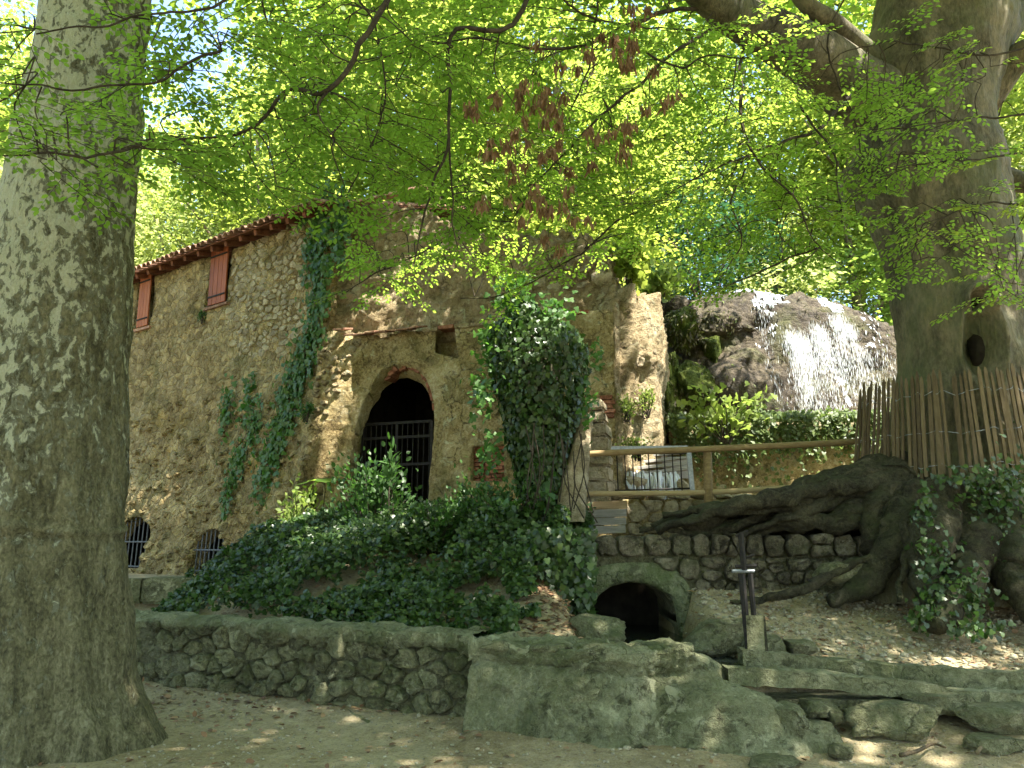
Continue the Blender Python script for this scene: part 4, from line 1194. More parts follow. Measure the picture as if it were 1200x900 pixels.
    me = rock_mesh('end_block', FB.pt(np.array(2.10), 0.46, -0.22), (0.30, 0.34, 0.32), 137, 4, 0.14, 0, 1.0, 0.1)
    link('end_block', me, M['render_block'], w2)
    # channel of cut stone running off to the right: two kerbs with a groove between them
    ch = thing('stone_channel', 'worn cut stone water channel running from the sluice along the bank', 'channel', P(1000, 800, 7.1))
    def kerb(pts, wd, hgt, name, seed):
        pth = curve_pts(pts, 70)
        prof = np.array([(-.5, -0.35), (-.5, .42), (-.42, .5), (.42, .5), (.5, .42), (.5, -0.35)]) 
        prof = curve_pts([(a, 0, b) for a, b in prof], 22)
        V = []
        for i, p in enumerate(pth):
            tang = pth[min(i + 1, 69)] - pth[max(i - 1, 0)]; n = norm(np.array([tang[1], -tang[0], 0]))
            V.append(p + n[None] * prof[:, :1] * wd + np.array([0, 0, 1.])[None] * prof[:, 2:3] * hgt)
        V = np.stack(V)
        d = fbm(V, 2.5, 4, 0.6, seed) * 0.035 + fbm(V, 11, 3, 0.6, seed + 1) * 0.018
        V[..., 2] += d; V[..., 1] += fbm(V, 4, 4, 0.6, seed + 2) * 0.05
        idx = np.arange(70 * 22).reshape(70, 22)
        F = np.stack([idx[:-1, :-1], idx[1:, :-1], idx[1:, 1:], idx[:-1, 1:]], -1).reshape(-1, 4)
        link(name, new_mesh(name, V.reshape(-1, 3), F, True), M['render_block'], ch)
    kerb([P(868, 776, 7.35), P(960, 786, 7.35), P(1060, 795, 7.3), P(1160, 801, 7.25), P(1330, 810, 7.2)], 0.15, 0.24, 'kerb', 141)
    kerb([P(850, 792, 7.0), P(950, 797, 7.05), P(1040, 808, 7.0), P(1140, 818, 6.95), P(1330, 828, 6.9)], 0.15, 0.15, 'kerb', 145)
    b = MB(); pts = [P(885, 792, 7.2), P(1330, 828, 7.07)]
    b.box(((pts[0].x + pts[1].x) / 2, 7.14, (pts[0].z + pts[1].z) / 2 - 0.08), (pts[1].x - pts[0].x, 0.34, 0.08)); b.build('bed', M['wall_core'], ch)
    # boulders in front of and behind the walls
    R_ = [  # px, py(centre), Y, half sizes, seed, label
        (1048, 838, 6.75, (0.42, 0.26, 0.19), 1, 'broad flat-topped boulder at the foot of the stone channel'),
        (985, 880, 6.45, (0.10, 0.09, 0.09), 2, 'small rounded stone half sunk in the path before the channel'),
        (1172, 838, 6.7, (0.36, 0.25, 0.15), 3, 'long flat slab boulder below the channel at its far end'),
        (1105, 822, 6.9, (0.30, 0.2, 0.12), 4, 'low wedge of rock wedged against the channel kerb'),
        (905, 893, 6.3, (0.22, 0.16, 0.06), 5, 'flat stone barely showing in the path below the rendered wall'),
        (957, 826, 6.95, (0.16, 0.14, 0.10), 6, 'loose stone in the hollow under the channel'),
        (978, 838, 6.85, (0.07, 0.08, 0.09), 7, 'upright cobble between the hollow and the flat-topped boulder'),
        (920, 842, 6.72, (0.2, 0.2, 0.2), 8, 'fallen chunk of render at the toe of the rendered wall'),
        (1160, 870, 6.5, (0.22, 0.16, 0.10), 9, 'rounded earthy rock with a root beside it'),
        (700, 735, 8.3, (0.29, 0.32, 0.20), 10, 'rounded mossy boulder left of the water under the arch'),
        (848, 742, 8.1, (0.42, 0.32, 0.24), 11, 'large flat-topped boulder right of the water behind the sluice'),
        (892, 755, 7.85, (0.22, 0.2, 0.16), 12, 'grey boulder right behind the sluice frame'),
        (938, 757, 7.8, (0.19, 0.15, 0.10), 13, 'small boulder on the gravel beside the sluice'),
        (985, 672, 9.0, (0.30, 0.22, 0.22), 15, 'dark rock under the beech roots'),
    ]
    for (px_, py_, Y, dm, sd, lab) in R_:
        c = P(px_, py_, Y)
        o = link('boulder', rock_mesh('boulder', (0, 0, 0), dm, sd + 200, 5, 0.38, 0.45, 1.3, rng.uniform(-.3, .3)), M['boulder'], label=lab, cat='boulder')
        o.location = c
build_front_walls()

# ------------------------------------------------------------------ stone bridge with the culvert arch
def build_bridge():
    Yb = 9.62
    FBr = Frame([(PX(655, Yb), Yb - 0.05), (PX(820, Yb), Yb), (PX(1015, Yb), Yb - 0.25)])
    br = thing('stone_bridge', 'low rough stone bridge wall with a dark culvert arch over the stream', 'bridge', (PX(760, Yb), Yb, 0.6))
    def sz(px_, py_):
        f = Frame([(PX(655, Yb), Yb), (PX(1015, Yb), Yb)]); return f.px(px_, py_)
    hole = [sz(*p) for p in ((692, 770), (694, 712), (702, 697), (716, 687), (738, 682), (760, 685), (778, 694), (790, 708), (800, 770))]
    outer = [sz(*p) for p in ((655, 780), (658, 690), (690, 668), (715, 661), (745, 659), (775, 661), (796, 672), (808, 690), (822, 712), (824, 780))]
    def off(S, Z):
        p = FBr.pt(S, Z, 0)
        return -0.03 + 0.04 * fbm(p, 3, 4, 0.6, 151)
    relief_wall('core', FBr, 0.0, FBr.len, 0.2, 1.62, 0.05, off, holes=(hole,), depth=1.2, edge_depth=0.3, material=M['wall_core'], parent=br)
    # the rendered band over the arch
    n1 = 40
    ho = curve_pts([(a, 0, b) for a, b in hole[0:]], n1); oo = curve_pts([(a, 0, b) for a, b in outer], n1)
    rows = []
    for k in range(9):
        t = k / 8
        q = ho * (1 - t) + oo * t
        bul = 0.045 + 0.02 * math.sin(math.pi * t)
        rows.append(FBr.pt(q[:, 0], q[:, 2], bul if 0 < k < 8 else 0.03))
    inner = FBr.pt(ho[:, 0], ho[:, 2], -0.9)
    V = np.stack([inner] + rows)
    d = fbm(V, 3, 4, 0.6, 155) * 0.05 + fbm(V, 10, 3, 0.6, 156) * 0.02
    V[..., 1] -= d
    m = len(V)
    idx = np.arange(m * n1).reshape(m, n1)
    F = np.stack([idx[:-1, :-1], idx[:-1, 1:], idx[1:, 1:], idx[1:, :-1]], -1).reshape(-1, 4)
    link('arch_band', new_mesh('arch_band', V.reshape(-1, 3), F, True), M['arch_render'], br)
    b = MB(); b.add([(PX(640, Yb), Yb + 1.25, 0.2), (PX(860, Yb), Yb + 1.25, 0.2), (PX(860, Yb), Yb + 1.25, 1.5), (PX(640, Yb), Yb + 1.25, 1.5)], [(0, 1, 2, 3)]); b.build('culvert_end', M['hollow'], br)  # near-black back, culvert shade put into the colour
    acc = lambda s, z: not bool(in_poly(outer, np.array(s), np.array(z)))
    stones('stone', FBr, (0.3, FBr.len, 0.9, 1.44), 46, M['bridge_stone'], br, 161, aniso=1.25, gap=0.02, proud=0.075, accept=acc, npt=12, fine=True)
    stones('stone', FBr, (0.42, FBr.len, 1.44, 1.70), 15, M['bridge_stone'], br, 163, aniso=0.8, gap=0.018, proud=0.10, npt=12, fine=True, back=0.3)
    # water in the culvert
    b = MB(); b.add([(0.3, 7.2, 0.56), (2.1, 7.2, 0.56), (2.1, 10.9, 0.56), (0.3, 10.9, 0.56)], [(0, 1, 2, 3)])
    b.build('water', M['still_water'], None, kind='structure')
build_bridge()

def build_sluice():
    c = P(886, 762, 7.35)
    o = thing('iron_sluice_gate', 'rusty iron sluice gate frame with a screw spindle at the wall end', 'sluice gate', (c.x, c.y, 0.35))
    Y = 7.35
    def bar(p0, p1, w, nm, mat='iron'):
        a = P(p0[0], p0[1], Y); b_ = P(p1[0], p1[1], Y)
        m = MB(); m.tube([a, b_], w, 6); m.build(nm, M[mat], o)
    bar((869, 672), (877, 760), 0.030, 'post')
    bar((879, 672), (884, 730), 0.024, 'post')
    bar((893, 722), (898, 775), 0.026, 'post', 'root')
    bar((858, 669), (884, 669), 0.016, 'cross_beam', 'steel')
    bar((862, 664), (886, 663), 0.02, 'cross_beam')
    bar((868, 625), (872, 668), 0.026, 'spindle')
    bar((862, 628), (876, 622), 0.012, 'handle')
    bar((868, 655), (884, 650), 0.012, 'bracket')
    a = P(885, 742, Y - 0.02)
    b_ = MB(); b_.box(a, (0.15, 0.02, 0.30)); b_.build('gate_plate', M['wall_stone'], o)
build_sluice()

# ------------------------------------------------------------------ terrace: wooden railing, wall beneath, metal fence
def build_terrace():
    Y0, Y1 = 11.0, 10.6
    rl = thing('wooden_railing', 'round-pole wooden railing along the terrace above the bridge', 'railing', P(830, 592, 10.85))
    def pole(pts, rad, nm):
        m = MB(); c = curve_pts(pts, 20); m.tube(c, rad, 10); m.build(nm, M['rail_wood'], rl, smooth=True)
    pole([P(655, 538, 11.1), P(690, 532, 11.05), P(830, 526, 10.85), P(960, 520, 10.7), P(1020, 516, 10.6)], 0.042, 'top_rail')
    pole([P(655, 584, 11.1), P(690, 579, 11.05), P(830, 577, 10.9), P(960, 569, 10.75), P(985, 568, 10.72)], 0.036, 'lower_rail')
    m = MB(); m.tube([P(829, 525, 10.9), P(831, 622, 10.9)], 0.06, 12); m.build('post', M['rail_wood'], rl, smooth=True)
    m = MB(); m.tube([P(1016, 515, 10.62), P(1014, 575, 10.62)], 0.05, 12); m.build('post', M['rail_wood'], rl, smooth=True)
    # stone wall across the stream below the fence
    Yw = 11.75
    FW = Frame([(PX(682, Yw), Yw), (PX(905, Yw), Yw - 0.1)])
    w = thing('stream_wall', 'sunlit low masonry wall across the stream behind the railing', 'wall', (PX(790, Yw), Yw, 1.6))
    zt = P(780, 581, Yw).z
    relief_wall('core', FW, 0, FW.len, 1.2, zt - 0.05, 0.06, lambda S, Z: 0.02 * fbm(FW.pt(S, Z, 0), 4, 3, .6, 171) - 0.03, edge_depth=0.35, material=M['plaster'], parent=w)
    stones('stone', FW, (0.62, FW.len, 1.6, zt - 0.06), 34, M['pale_stone'], w, 172, aniso=1.5, gap=0.016, proud=0.045, npt=9)
    for k in range(9):
        s = 0.15 + k * 0.31
        link('coping_stone', rock_mesh('coping_stone', FW.pt(np.array(s), zt - 0.01, -0.1), (0.16, 0.2, 0.055), 175 + k, 3, 0.25), M['pale_stone'], w)
    # board panel standing in front of that wall
    bp = thing('board_panel', 'weathered plank panel leaning in the stream below the railing', 'panel', P(710, 620, 11.55))
    r = np.random.default_rng(6)
    for k in range(4):
        c = P(712, 592 + k * 9.5, 11.55)
        b = MB(); b.box(c, (0.56 - 0.02 * k, 0.03, 0.105), Matrix.Rotation(R(-1.5), 3, 'Y'), jit=0.006)
        b.build('plank', M['old_board'] if k < 1 else M['grey_board'], bp, bevel=0.004)
    # metal fence
    Yf = 12.2
    mf = thing('metal_fence', 'dark metal fence panel with thin bars above the stream wall', 'fence', P(760, 578, Yf))
    def bar(a, b_, wd, nm, mt='iron'):
        m = MB(); m.tube([a, b_], wd, 6); m.build(nm, M[mt], mf)
    tl, tr = P(704, 525, Yf), P(806, 526, Yf - 0.1); bl, brr = P(706, 580, Yf), P(809, 577, Yf - 0.1)
    m = MB(); m.box((tl + tr) / 2, ((tr - tl).length, 0.05, 0.07), Matrix.Rotation(math.atan2(tr.y - tl.y, tr.x - tl.x), 3, 'Z')); m.build('top_rail', M['steel'], mf)
    m = MB(); m.box((tl + tr) / 2 - Vector((0, 0, 0.075)), ((tr - tl).length, 0.04, 0.025), Matrix.Rotation(math.atan2(tr.y - tl.y, tr.x - tl.x), 3, 'Z')); m.build('rail', M['iron'], mf)
    bar(bl + Vector((0, 0, .06)), brr + Vector((0, 0, .06)), 0.014, 'bottom_rail')
    bar(tl, bl, 0.022, 'post')
    m = MB(); m.box((tr + brr) / 2 + Vector((0.02, 0, 0)), (0.07, 0.05, (tr - brr).length), Matrix.Rotation(R(-3), 3, 'Y')); m.build('post', M['steel'], mf)
    for k in range(1, 11):
        t = k / 11
        bar(tl.lerp(tr, t), bl.lerp(brr, t), 0.009, 'bar')
    # grey weir boards behind the fence
    wb = thing('weir_boards', 'stepped grey weir boards behind the metal fence', 'weir', P(775, 552, 13.0))
    for k in range(4):
        c = P(772 + 1 * k, 533 + k * 6.5, 13.1 - 0.1 * k)
        b = MB(); b.box(c, (0.95 - 0.03 * k, 0.16, 0.05), Matrix.Rotation(R(-6), 3, 'Y'), jit=0.006); b.build('board', M['grey_board'], wb, bevel=0.005)
    b = MB(); b.box(P(772, 548, 13.3), (1.0, 0.06, 0.35)); b.build('back_board', M['grey_board'], wb)
    # foaming outflow below the boards
    mb = MB(); r = np.random.default_rng(8)
    for k in range(60):
        a = P(735 + r.uniform(0, 62), 556 + r.uniform(-4, 4), 12.7 + r.uniform(-.1, .1))
        mb.tube([a, a + Vector((r.uniform(-.04, .04), -0.1, -0.14)), a + Vector((r.uniform(-.06, .06), -0.16, -0.36))], [0.02, 0.026, 0.03], 5)
    mb.build('cascade', M['white_water'], None, smooth=True, label='short white cascade foaming out below the weir boards', cat='cascade')
    for k, (px_, py_, dm) in enumerate(((745, 566, (.17, .15, .13)), (800, 569, (.14, .14, .12)), (722, 570, (.12, .13, .11)))):
        o = link('stream_rock', rock_mesh('stream_rock', (0, 0, 0), dm, 190 + k, 3, 0.35), M['pale_stone'], label=['pale rock left of the short cascade', 'pale rock right of the short cascade under the steel post', 'small pale rock at the fence foot beside the stone pier'][k], cat='rock')
        o.location = P(px_, py_, 12.6)
    # ivy-topped retaining wall in front of the pool
    Yr = 14.0
    FR = Frame([(PX(790, Yr), Yr + 0.2), (PX(900, Yr), Yr), (PX(1090, Yr), Yr - 0.3)])
    rw = thing('retaining_wall', 'ochre plastered retaining wall of the pool, hung with ivy', 'wall', (PX(900, Yr), Yr, 1.7))
    def off(S, Z):
        p = FR.pt(S, Z, 0); return 0.05 * fbm(p, 1.5, 4, .6, 181) + 0.04 * fbm(p, 6, 4, .6, 182)
    relief_wall('wall_face', FR, 0, FR.len, 1.4, P(900, 500, Yr).z, 0.06, off, edge_depth=0.5, material=M['plaster'], parent=rw)
    return FR
FR_ = build_terrace()

# ------------------------------------------------------------------ tufa mound with the waterfall
def build_waterfall():
    Yc = 19.0
    cl = thing('tufa_mound', 'brown tufa rock mound overflowing with water behind the pool', 'rock', P(900, 492, 17.5))
    cen = P(905, 500, Yc)
    bm = bmesh.new(); bmesh.ops.create_icosphere(bm, subdivisions=6, radius=1)
    me = bpy.data.meshes.new('rock_mass'); bm.to_mesh(me); bm.free()
    v = np.zeros(len(me.vertices) * 3); me.vertices.foreach_get('co', v); v = v.reshape(-1, 3)
    u = v.copy()
    v = np.sign(v) * np.abs(v) ** np.array([0.72, 0.85, 0.78])
    v = v * np.array([3.25, 2.4, 3.0])
    # the crest falls away to the right
    v[:, 2] *= 1 - 0.30 * sstep(0.0, 3.2, v[:, 0]) - 0.06 * sstep(0, -3, v[:, 0])
    v[:, 2] = np.where(v[:, 2] < 0, v[:, 2] * 1.3, v[:, 2])
    w = v + np.array(tuple(cen))
    rid = 1 - np.abs(fbm(w, 0.8, 3, 0.5, 301)) * 2
    d = 0.40 * fbm(w, 0.55, 3, 0.5, 302) + 0.22 * rid + 0.36 * np.abs(fbm(w * np.array([1, 1, 0.7]), 1.7, 4, 0.6, 303)) + 0.22 * np.abs(fbm(w, 5, 4, 0.65, 304)) - 0.15
    # overhanging lips
    lip = 0.18 * np.sin(w[:, 2] * 3.2 + 1.3 * np.sin(w[:, 0] * 1.1)) * np.clip(-u[:, 1], 0, 1)
    w = w + u * (d + 0.5 * lip)[:, None]
    me.vertices.foreach_set('co', w.ravel()); me.update()
    me.polygons.foreach_set('use_smooth', np.ones(len(me.polygons), bool))
    link('rock_mass', me, M['tufa'], cl)
    # bulges
    lumps = [(876, 442, 16.8, (0.85, 0.6, 0.75), 'tufa', 311), (815, 455, 16.7, (0.55, 0.5, 0.72), 'moss', 312), (800, 388, 16.8, (0.48, 0.45, 0.48), 'moss', 313), (783, 470, 16.6, (0.28, 0.35, 1.2), 'moss', 314), (845, 385, 17.2, (0.55, 0.5, 0.35), 'tufa', 315), (832, 412, 16.9, (0.32, 0.38, 0.5), 'moss', 316),
             (1010, 440, 17.3, (0.6, 0.45, 0.7), 'tufa', 317), (925, 385, 17.3, (0.35, 0.4, 0.4), 'tufa', 318), (970, 395, 17.5, (0.4, 0.45, 0.4), 'tufa', 319), (790, 358, 17.3, (0.5, 0.5, 0.25), 'tufa', 320)]
    for (px_, py_, Y, dm, mt, sd) in lumps:
        m2 = rock_mesh('bulge', P(px_, py_, Y + 0.25), dm, sd, 5, 0.42, 0, 1.6)
        vv = np.zeros(len(m2.vertices) * 3); m2.vertices.foreach_get('co', vv); vv = vv.reshape(-1, 3)
        vv = vv + norm(vv - np.array(tuple(P(px_, py_, Y + 0.25)))) * (0.05 * np.abs(fbm(vv, 7, 4, .6, sd)) + 0.04 * fbm(vv * np.array([1, 1, .4]), 5, 3, .6, sd))[:, None]
        m2.vertices.foreach_set('co', vv.ravel()); m2.update()
        link('bulge', m2, M[mt], cl)
    # wet moss and root fibres all over the rock
    pos = []; nn = []
    for ch in cl.children:
        me2 = ch.data; k = len(me2.polygons)
        cc = np.zeros(k * 3); me2.polygons.foreach_get('center', cc); cc = cc.reshape(-1, 3)
        nr = np.zeros(k * 3); me2.polygons.foreach_get('normal', nr); nr = nr.reshape(-1, 3)
        ok = (cc[:, 1] < 19.2) & (cc[:, 2] > 3.4) & (rng.random(k) < (0.30 if k > 30000 else 0.28)) & (fbm(cc, 1.3, 3, .5, 330) > -0.12)
        pos.append(cc[ok]); nn.append(nr[ok])
    pos = np.concatenate(pos); nn = np.concatenate(nn); m = len(pos)
    link('moss_fringe', leaf_mesh('moss_fringe', 'long', pos, np.array([0, -.15, -.9]) + nn * .5 + rng.normal(size=(m, 3)) * .35, nn + rng.normal(size=(m, 3)) * .4, rng.uniform(.05, .16, m)), M['moss_fringe'], cl, kind='stuff')
    # all of it as one BVH to let water run on it
    dg = bpy.context.evaluated_depsgraph_get()
    vs_, fs_ = [], []
    for ch in cl.children:
        if ch.name.startswith('moss'): continue
        o = len(vs_); mm = ch.data
        vs_ += [tuple(x.co) for x in mm.vertices]; fs_ += [[i + o for i in p.vertices] for p in mm.polygons]
    bvh = BVHTree.FromPolygons(vs_, fs_)
    pool_z = 3.55
    r = np.random.default_rng(33)
    film_p = []; film_d = []; drops_p = []
    for k in range(430):
        px_ = 872 + 92 * r.beta(1.1, 1.3)
        lead = r.random()
        x = P(px_, 352, 18.2).x - 0.25; y = 18.4 + r.uniform(-0.4, 0.3)
        drift = r.uniform(0.10, 0.55)
        pts = []; lastz = None; seg = 0
        free = False
        for stp in range(80):
            hit = bvh.ray_cast(Vector((x, y, 12)), Vector((0, 0, -1)))[0]
            if hit is None: break
            z = hit.z
            if lastz is not None and lastz - z > 0.22 and not free:
                pass
            if lastz is not None and lastz - z > 0.45:
                free = True; break
            if lastz is not None and z > lastz + 0.05:
                z = lastz + 0.01
            pts.append((x, y, z + 0.015)); lastz = z
            y -= 0.045; x += 0.045 * drift + r.normal() * 0.012
            if z < pool_z: break
        if len(pts) > 6:
            i0 = r.integers(0, max(1, len(pts) - 8)) if r.random() < 0.5 else 0
            seg = pts[i0:i0 + r.integers(5, 16)]
            if len(seg) >= 4:
                for a_, b_ in zip(pts[:-1], pts[1:]):
                    if mnoise.noise(Vector((a_[0] * 2.2, a_[1] * 1.5, 7.7))) < -0.05 or r.random() < 0.25: continue
                    film_p.append(np.array(a_) + r.normal(size=3) * np.array([0.03, 0.02, 0.008])); film_d.append(np.array(b_) - np.array(a_))
        if free and len(pts) > 2:
            p = np.array(pts[-1]); vel = np.array([r.uniform(-.05, .25), -r.uniform(0.3, 0.9), -0.3])
            fl = []
            g0 = r.uniform(0, 0.25)
            for s in np.linspace(0, 1.0, 26):
                q = p + vel * s + np.array([0, 0, -4.9 * s * s])
                if q[2] < pool_z: break
                h2 = bvh.ray_cast(Vector((q[0], q[1] - 3, q[2])), Vector((0, 1, 0)))[0]
                if h2 is not None and h2.y < q[1]: q[1] = h2.y - 0.02
                q = q + r.normal(size=3) * 0.008
                fl.append(q)
            for q in fl:
                dens = 0.55 + 0.9 * float(mnoise.noise(Vector((q[0] * 3.1, q[2] * 0.35, 4.2))))
                for _ in range(int(max(0, r.poisson(4.6 * max(dens, 0.06))))):
                    drops_p.append(q + r.normal(size=3) * np.array([0.05, 0.07, 0.09]))
    wf = thing('waterfall', 'white waterfall streaming over the tufa mound into the pool', 'waterfall', P(950, 489, 16.6))
    fp = np.array(film_p); m = len(fp)
    link('film', leaf_mesh('film', 'long', fp + np.array([0, -.01, .012]), np.array(film_d) + rng.normal(size=(m, 3)) * 0.008, np.array([0, -.6, .8]) + rng.normal(size=(m, 3)) * .3, rng.uniform(.03, .13, m)), M['white_water'], wf, kind='stuff')
    dp = np.array(drops_p)
    if len(dp):
        n = len(dp); dr = rand_dirs(n)
        link('falling_water', leaf_mesh('falling_water', 'streak', dp, np.tile([0.03, 0, -1.], (n, 1)) + dr * 0.06, np.tile([0, -1., 0.1], (n, 1)) + dr * 0.5, 0.02 + 0.14 * r.random(n) ** 2.2), M['white_water'], wf, kind='stuff')
    # foam at the foot
    n = 1500
    fx = r.normal(0, 0.42, n); q = np.array(tuple(P(948, 488, 16.4)))
    pos = np.stack([q[0] + fx, q[1] + r.normal(0, .18, n), pool_z + np.abs(r.normal(0, 0.10, n)) * np.exp(-fx ** 2)], 1)
    link('foam', leaf_mesh('foam', 'rhomb', pos, rand_dirs(n), rand_dirs(n), r.uniform(0.02, 0.06, n)), M['white_water'], wf, kind='stuff')
    b = MB(); a0, a1 = P(780, 490, 14.4), P(1100, 490, 14.0)
    b.add([(a0.x, 14.35, pool_z - .02), (a1.x, 14.05, pool_z - .02), (a1.x + 1, 18.5, pool_z - .02), (a0.x, 18.5, pool_z - .02)], [(0, 1, 2, 3)])
    b.build('pool', M['still_water'], None, kind='structure')
build_waterfall()

# ------------------------------------------------------------------ gaps in the canopy through which the sun reaches places seen bright
FFn = np.array([FF.d0[0][1], -FF.d0[0][0]])
def onF(px_, py_):
    s, z = FF.px(px_, py_); return np.array(FF.pt(np.array(s), z, 0.2))
GAPS = [(onF(441, 396), 0.13), (onF(434, 410), 0.15), (onF(426, 428), 0.17), (onF(417, 446), 0.17), (onF(407, 464), 0.15), (onF(398, 482), 0.13), (onF(388, 505), 0.10), (np.array(P(343, 605, 12.6)), 0.38), (np.array(P(350, 630, 12.6)), 0.25),
        (onF(484, 262), 0.30), (onF(455, 300), 0.12), (onF(430, 330), 0.10),
        (np.array(P(735, 420, 12.9)), 0.16), (np.array(P(752, 470, 12.9)), 0.20), (np.array(P(745, 370, 12.9)), 0.14), (np.array(P(760, 510, 12.9)), 0.3), (np.array(P(672, 540, 11.3)), 0.25),
        (np.array(P(850, 470, 13.6)), 1.0), (np.array(P(880, 500, 14.0)), 0.9), (np.array(P(820, 500, 13.8)), 0.7), (np.array(P(950, 495, 14.0)), 1.2), (np.array(P(800, 560, 12.0)), 0.6), (np.array(P(760, 600, 11.7)), 0.4),
        (np.array(P(930, 385, 17.8)), 1.1), (np.array(P(975, 410, 17.3)), 1.2), (np.array(P(1020, 400, 17.5)), 1.4),
        (np.array(P(620, 300, 10.0)), 0.8), (np.array(P(520, 330, 10.0)), 0.6), (np.array(P(720, 300, 11.0)), 0.6),
        (np.array(P(640, 690, 9.2)), 0.25), (np.array(P(1130, 785, 7.6)), 0.12), (np.array(P(770, 340, 13.5)), 0.8)]
SV = np.array(tuple(SUN))
def lit_gap(pts, grow=0.0):
    """True where a canopy point stands between the sun and a gap target"""
    pts = np.asarray(pts)
    m = np.zeros(len(pts), bool)
    for c, rad in GAPS:
        d = pts - c
        t = d @ SV
        perp = np.linalg.norm(d - t[:, None] * SV, axis=1)
        m |= (t > 0.4) & (perp < rad + grow)
    return m

# ------------------------------------------------------------------ the plane tree (left) and the beech (right)
def trunk_mesh(name, centers, radii, nseg, nrow, seed, amp=0.03, flute=0.0, flute_n=7, cap=False):
    """centers: list of (x,y,z) rising, radii same length"""
    c = curve_pts(centers, nrow); t = np.linspace(0, 1, len(radii)); rr = np.interp(np.linspace(0, 1, nrow), t, radii)
    k = np.ones(9) / 9
    rr = np.convolve(np.pad(rr, 4, mode='edge'), k, 'valid')
    a = np.arange(nseg) / nseg * 2 * np.pi
    V = []
    for i in range(nrow):
        base = c[i][None] + np.stack([np.cos(a), np.sin(a), np.zeros(nseg)], 1) * rr[i]
        V.append(base)
    V = np.stack(V)
    u = np.stack([np.cos(a), np.sin(a), np.zeros(nseg)], 1)[None]
    d = amp * fbm(V, 1.6, 4, 0.55, seed) * 2 + amp * 0.5 * fbm(V * np.array([1, 1, 0.4]), 6, 4, 0.6, seed + 1)
    if flute:
        tt = np.linspace(1, 0, nrow)[:, None] ** 3
        d = d + flute * tt * (fbm(np.stack([np.cos(a) * 2.2, np.sin(a) * 2.2, np.zeros(nseg)], 1), 1.0, 2, 0.5, seed + 5)[None] * 1.6)
    V = V + u * d[..., None]
    idx = np.arange(nrow * nseg).reshape(nrow, nseg)
    nx = np.roll(idx, -1, 1)
    F = np.stack([idx[:-1], nx[:-1], nx[1:], idx[1:]], -1).reshape(-1, 4)
    return new_mesh(name, V.reshape(-1, 3), F, True)

def crown_leaves(name, cfun, n_cl, per, spread, size, mat, parent, gapcut=True, kind='stuff', shape='rhomb'):
    cl = cfun(n_cl)
    if gapcut: cl = cl[~lit_gap(cl, 0.10)]
    n = len(cl) * per
    pos = np.repeat(cl, per, 0) + rng.normal(size=(n, 3)) * np.array(spread)
    if gapcut: pos = pos[~lit_gap(pos, 0.17)]
    n = len(pos)
    d = rand_dirs(n); d[:, 2] *= 0.35
    me = leaf_mesh(name, shape, pos, d, up_normals(n, 0.45), rng.uniform(size * 0.7, size * 1.25, n))
    return link(name, me, mat, parent, kind=kind)

def build_plane_tree():
    Yc = 7.05
    t = thing('plane_tree', 'huge plane tree with mottled flaking grey-green bark rising beside the path', 'tree', P(55, 885, Yc - .5))
    def c(px_, py_): return P(px_, py_, Yc)
    cs = [c(62, 915), c(60, 860), c(54, 800), c(50, 700), c(50, 600), c(56, 500), c(64, 400), c(74, 300), c(86, 200), c(99, 100), c(114, 0), c(128, -120), c(150, -300)]
    ppm = Yc / FPX
    rad = [0.92, 0.79, 0.70, 0.66, 0.645, 0.635, 0.61, 0.575, 0.55, 0.51, 0.48, 0.45, 0.42]
    me = trunk_mesh('trunk', cs, rad, 200, 360, 401, 0.030, 0.22)
    v = np.zeros(len(me.vertices) * 3); me.vertices.foreach_get('co', v); v = v.reshape(-1, 3)
    zc = c(50, 622).z; ax = np.array([c(50, 622).x, Yc])
    u = norm(v[:, :2] - ax)
    v[:, :2] += u * (0.035 * np.exp(-((v[:, 2] - zc - 0.03 * np.sin(3 * np.arctan2(u[:, 1], u[:, 0]))) / 0.035) ** 2) - 0.02 * np.exp(-((v[:, 2] - zc + 0.06) / 0.03) ** 2))[:, None]
    v[:, :2] += u * (0.012 * fbm(v, 14, 3, .6, 405))[:, None]
    me.vertices.foreach_set('co', v.ravel()); me.update()
    link('trunk', me, M['plane_bark'], t)
    # limbs over the frame
    top = cs[-1]
    for k, (dx, dy, dz) in enumerate(((-3.5, -2, 3.5), (2.8, -2.5, 4.0), (0.5, 3.0, 4.5), (4.5, 0.5, 3.0), (-3, 2.5, 4))):
        pts = curve_pts([top - Vector((0, 0, 0.4 * k)), top + Vector((dx * .35, dy * .35, dz * .5)), top + Vector((dx, dy, dz))], 14)
        m = MB(); m.tube(pts, np.linspace(0.26, 0.06, 14), 10); m.build('limb', M['plane_bark'], t, smooth=True)
    def cf(n):
        u = rand_dirs(n) * rng.uniform(0.25, 1, (n, 1)) ** 0.5
        return np.array([-3.0, 6.6, 12.6]) + u * np.array([8.0, 9.0, 3.0])
    crown_leaves('crown', cf, 1250, 34, (0.45, 0.45, 0.22), 0.20, M['crown_leaf'], t)
build_plane_tree()

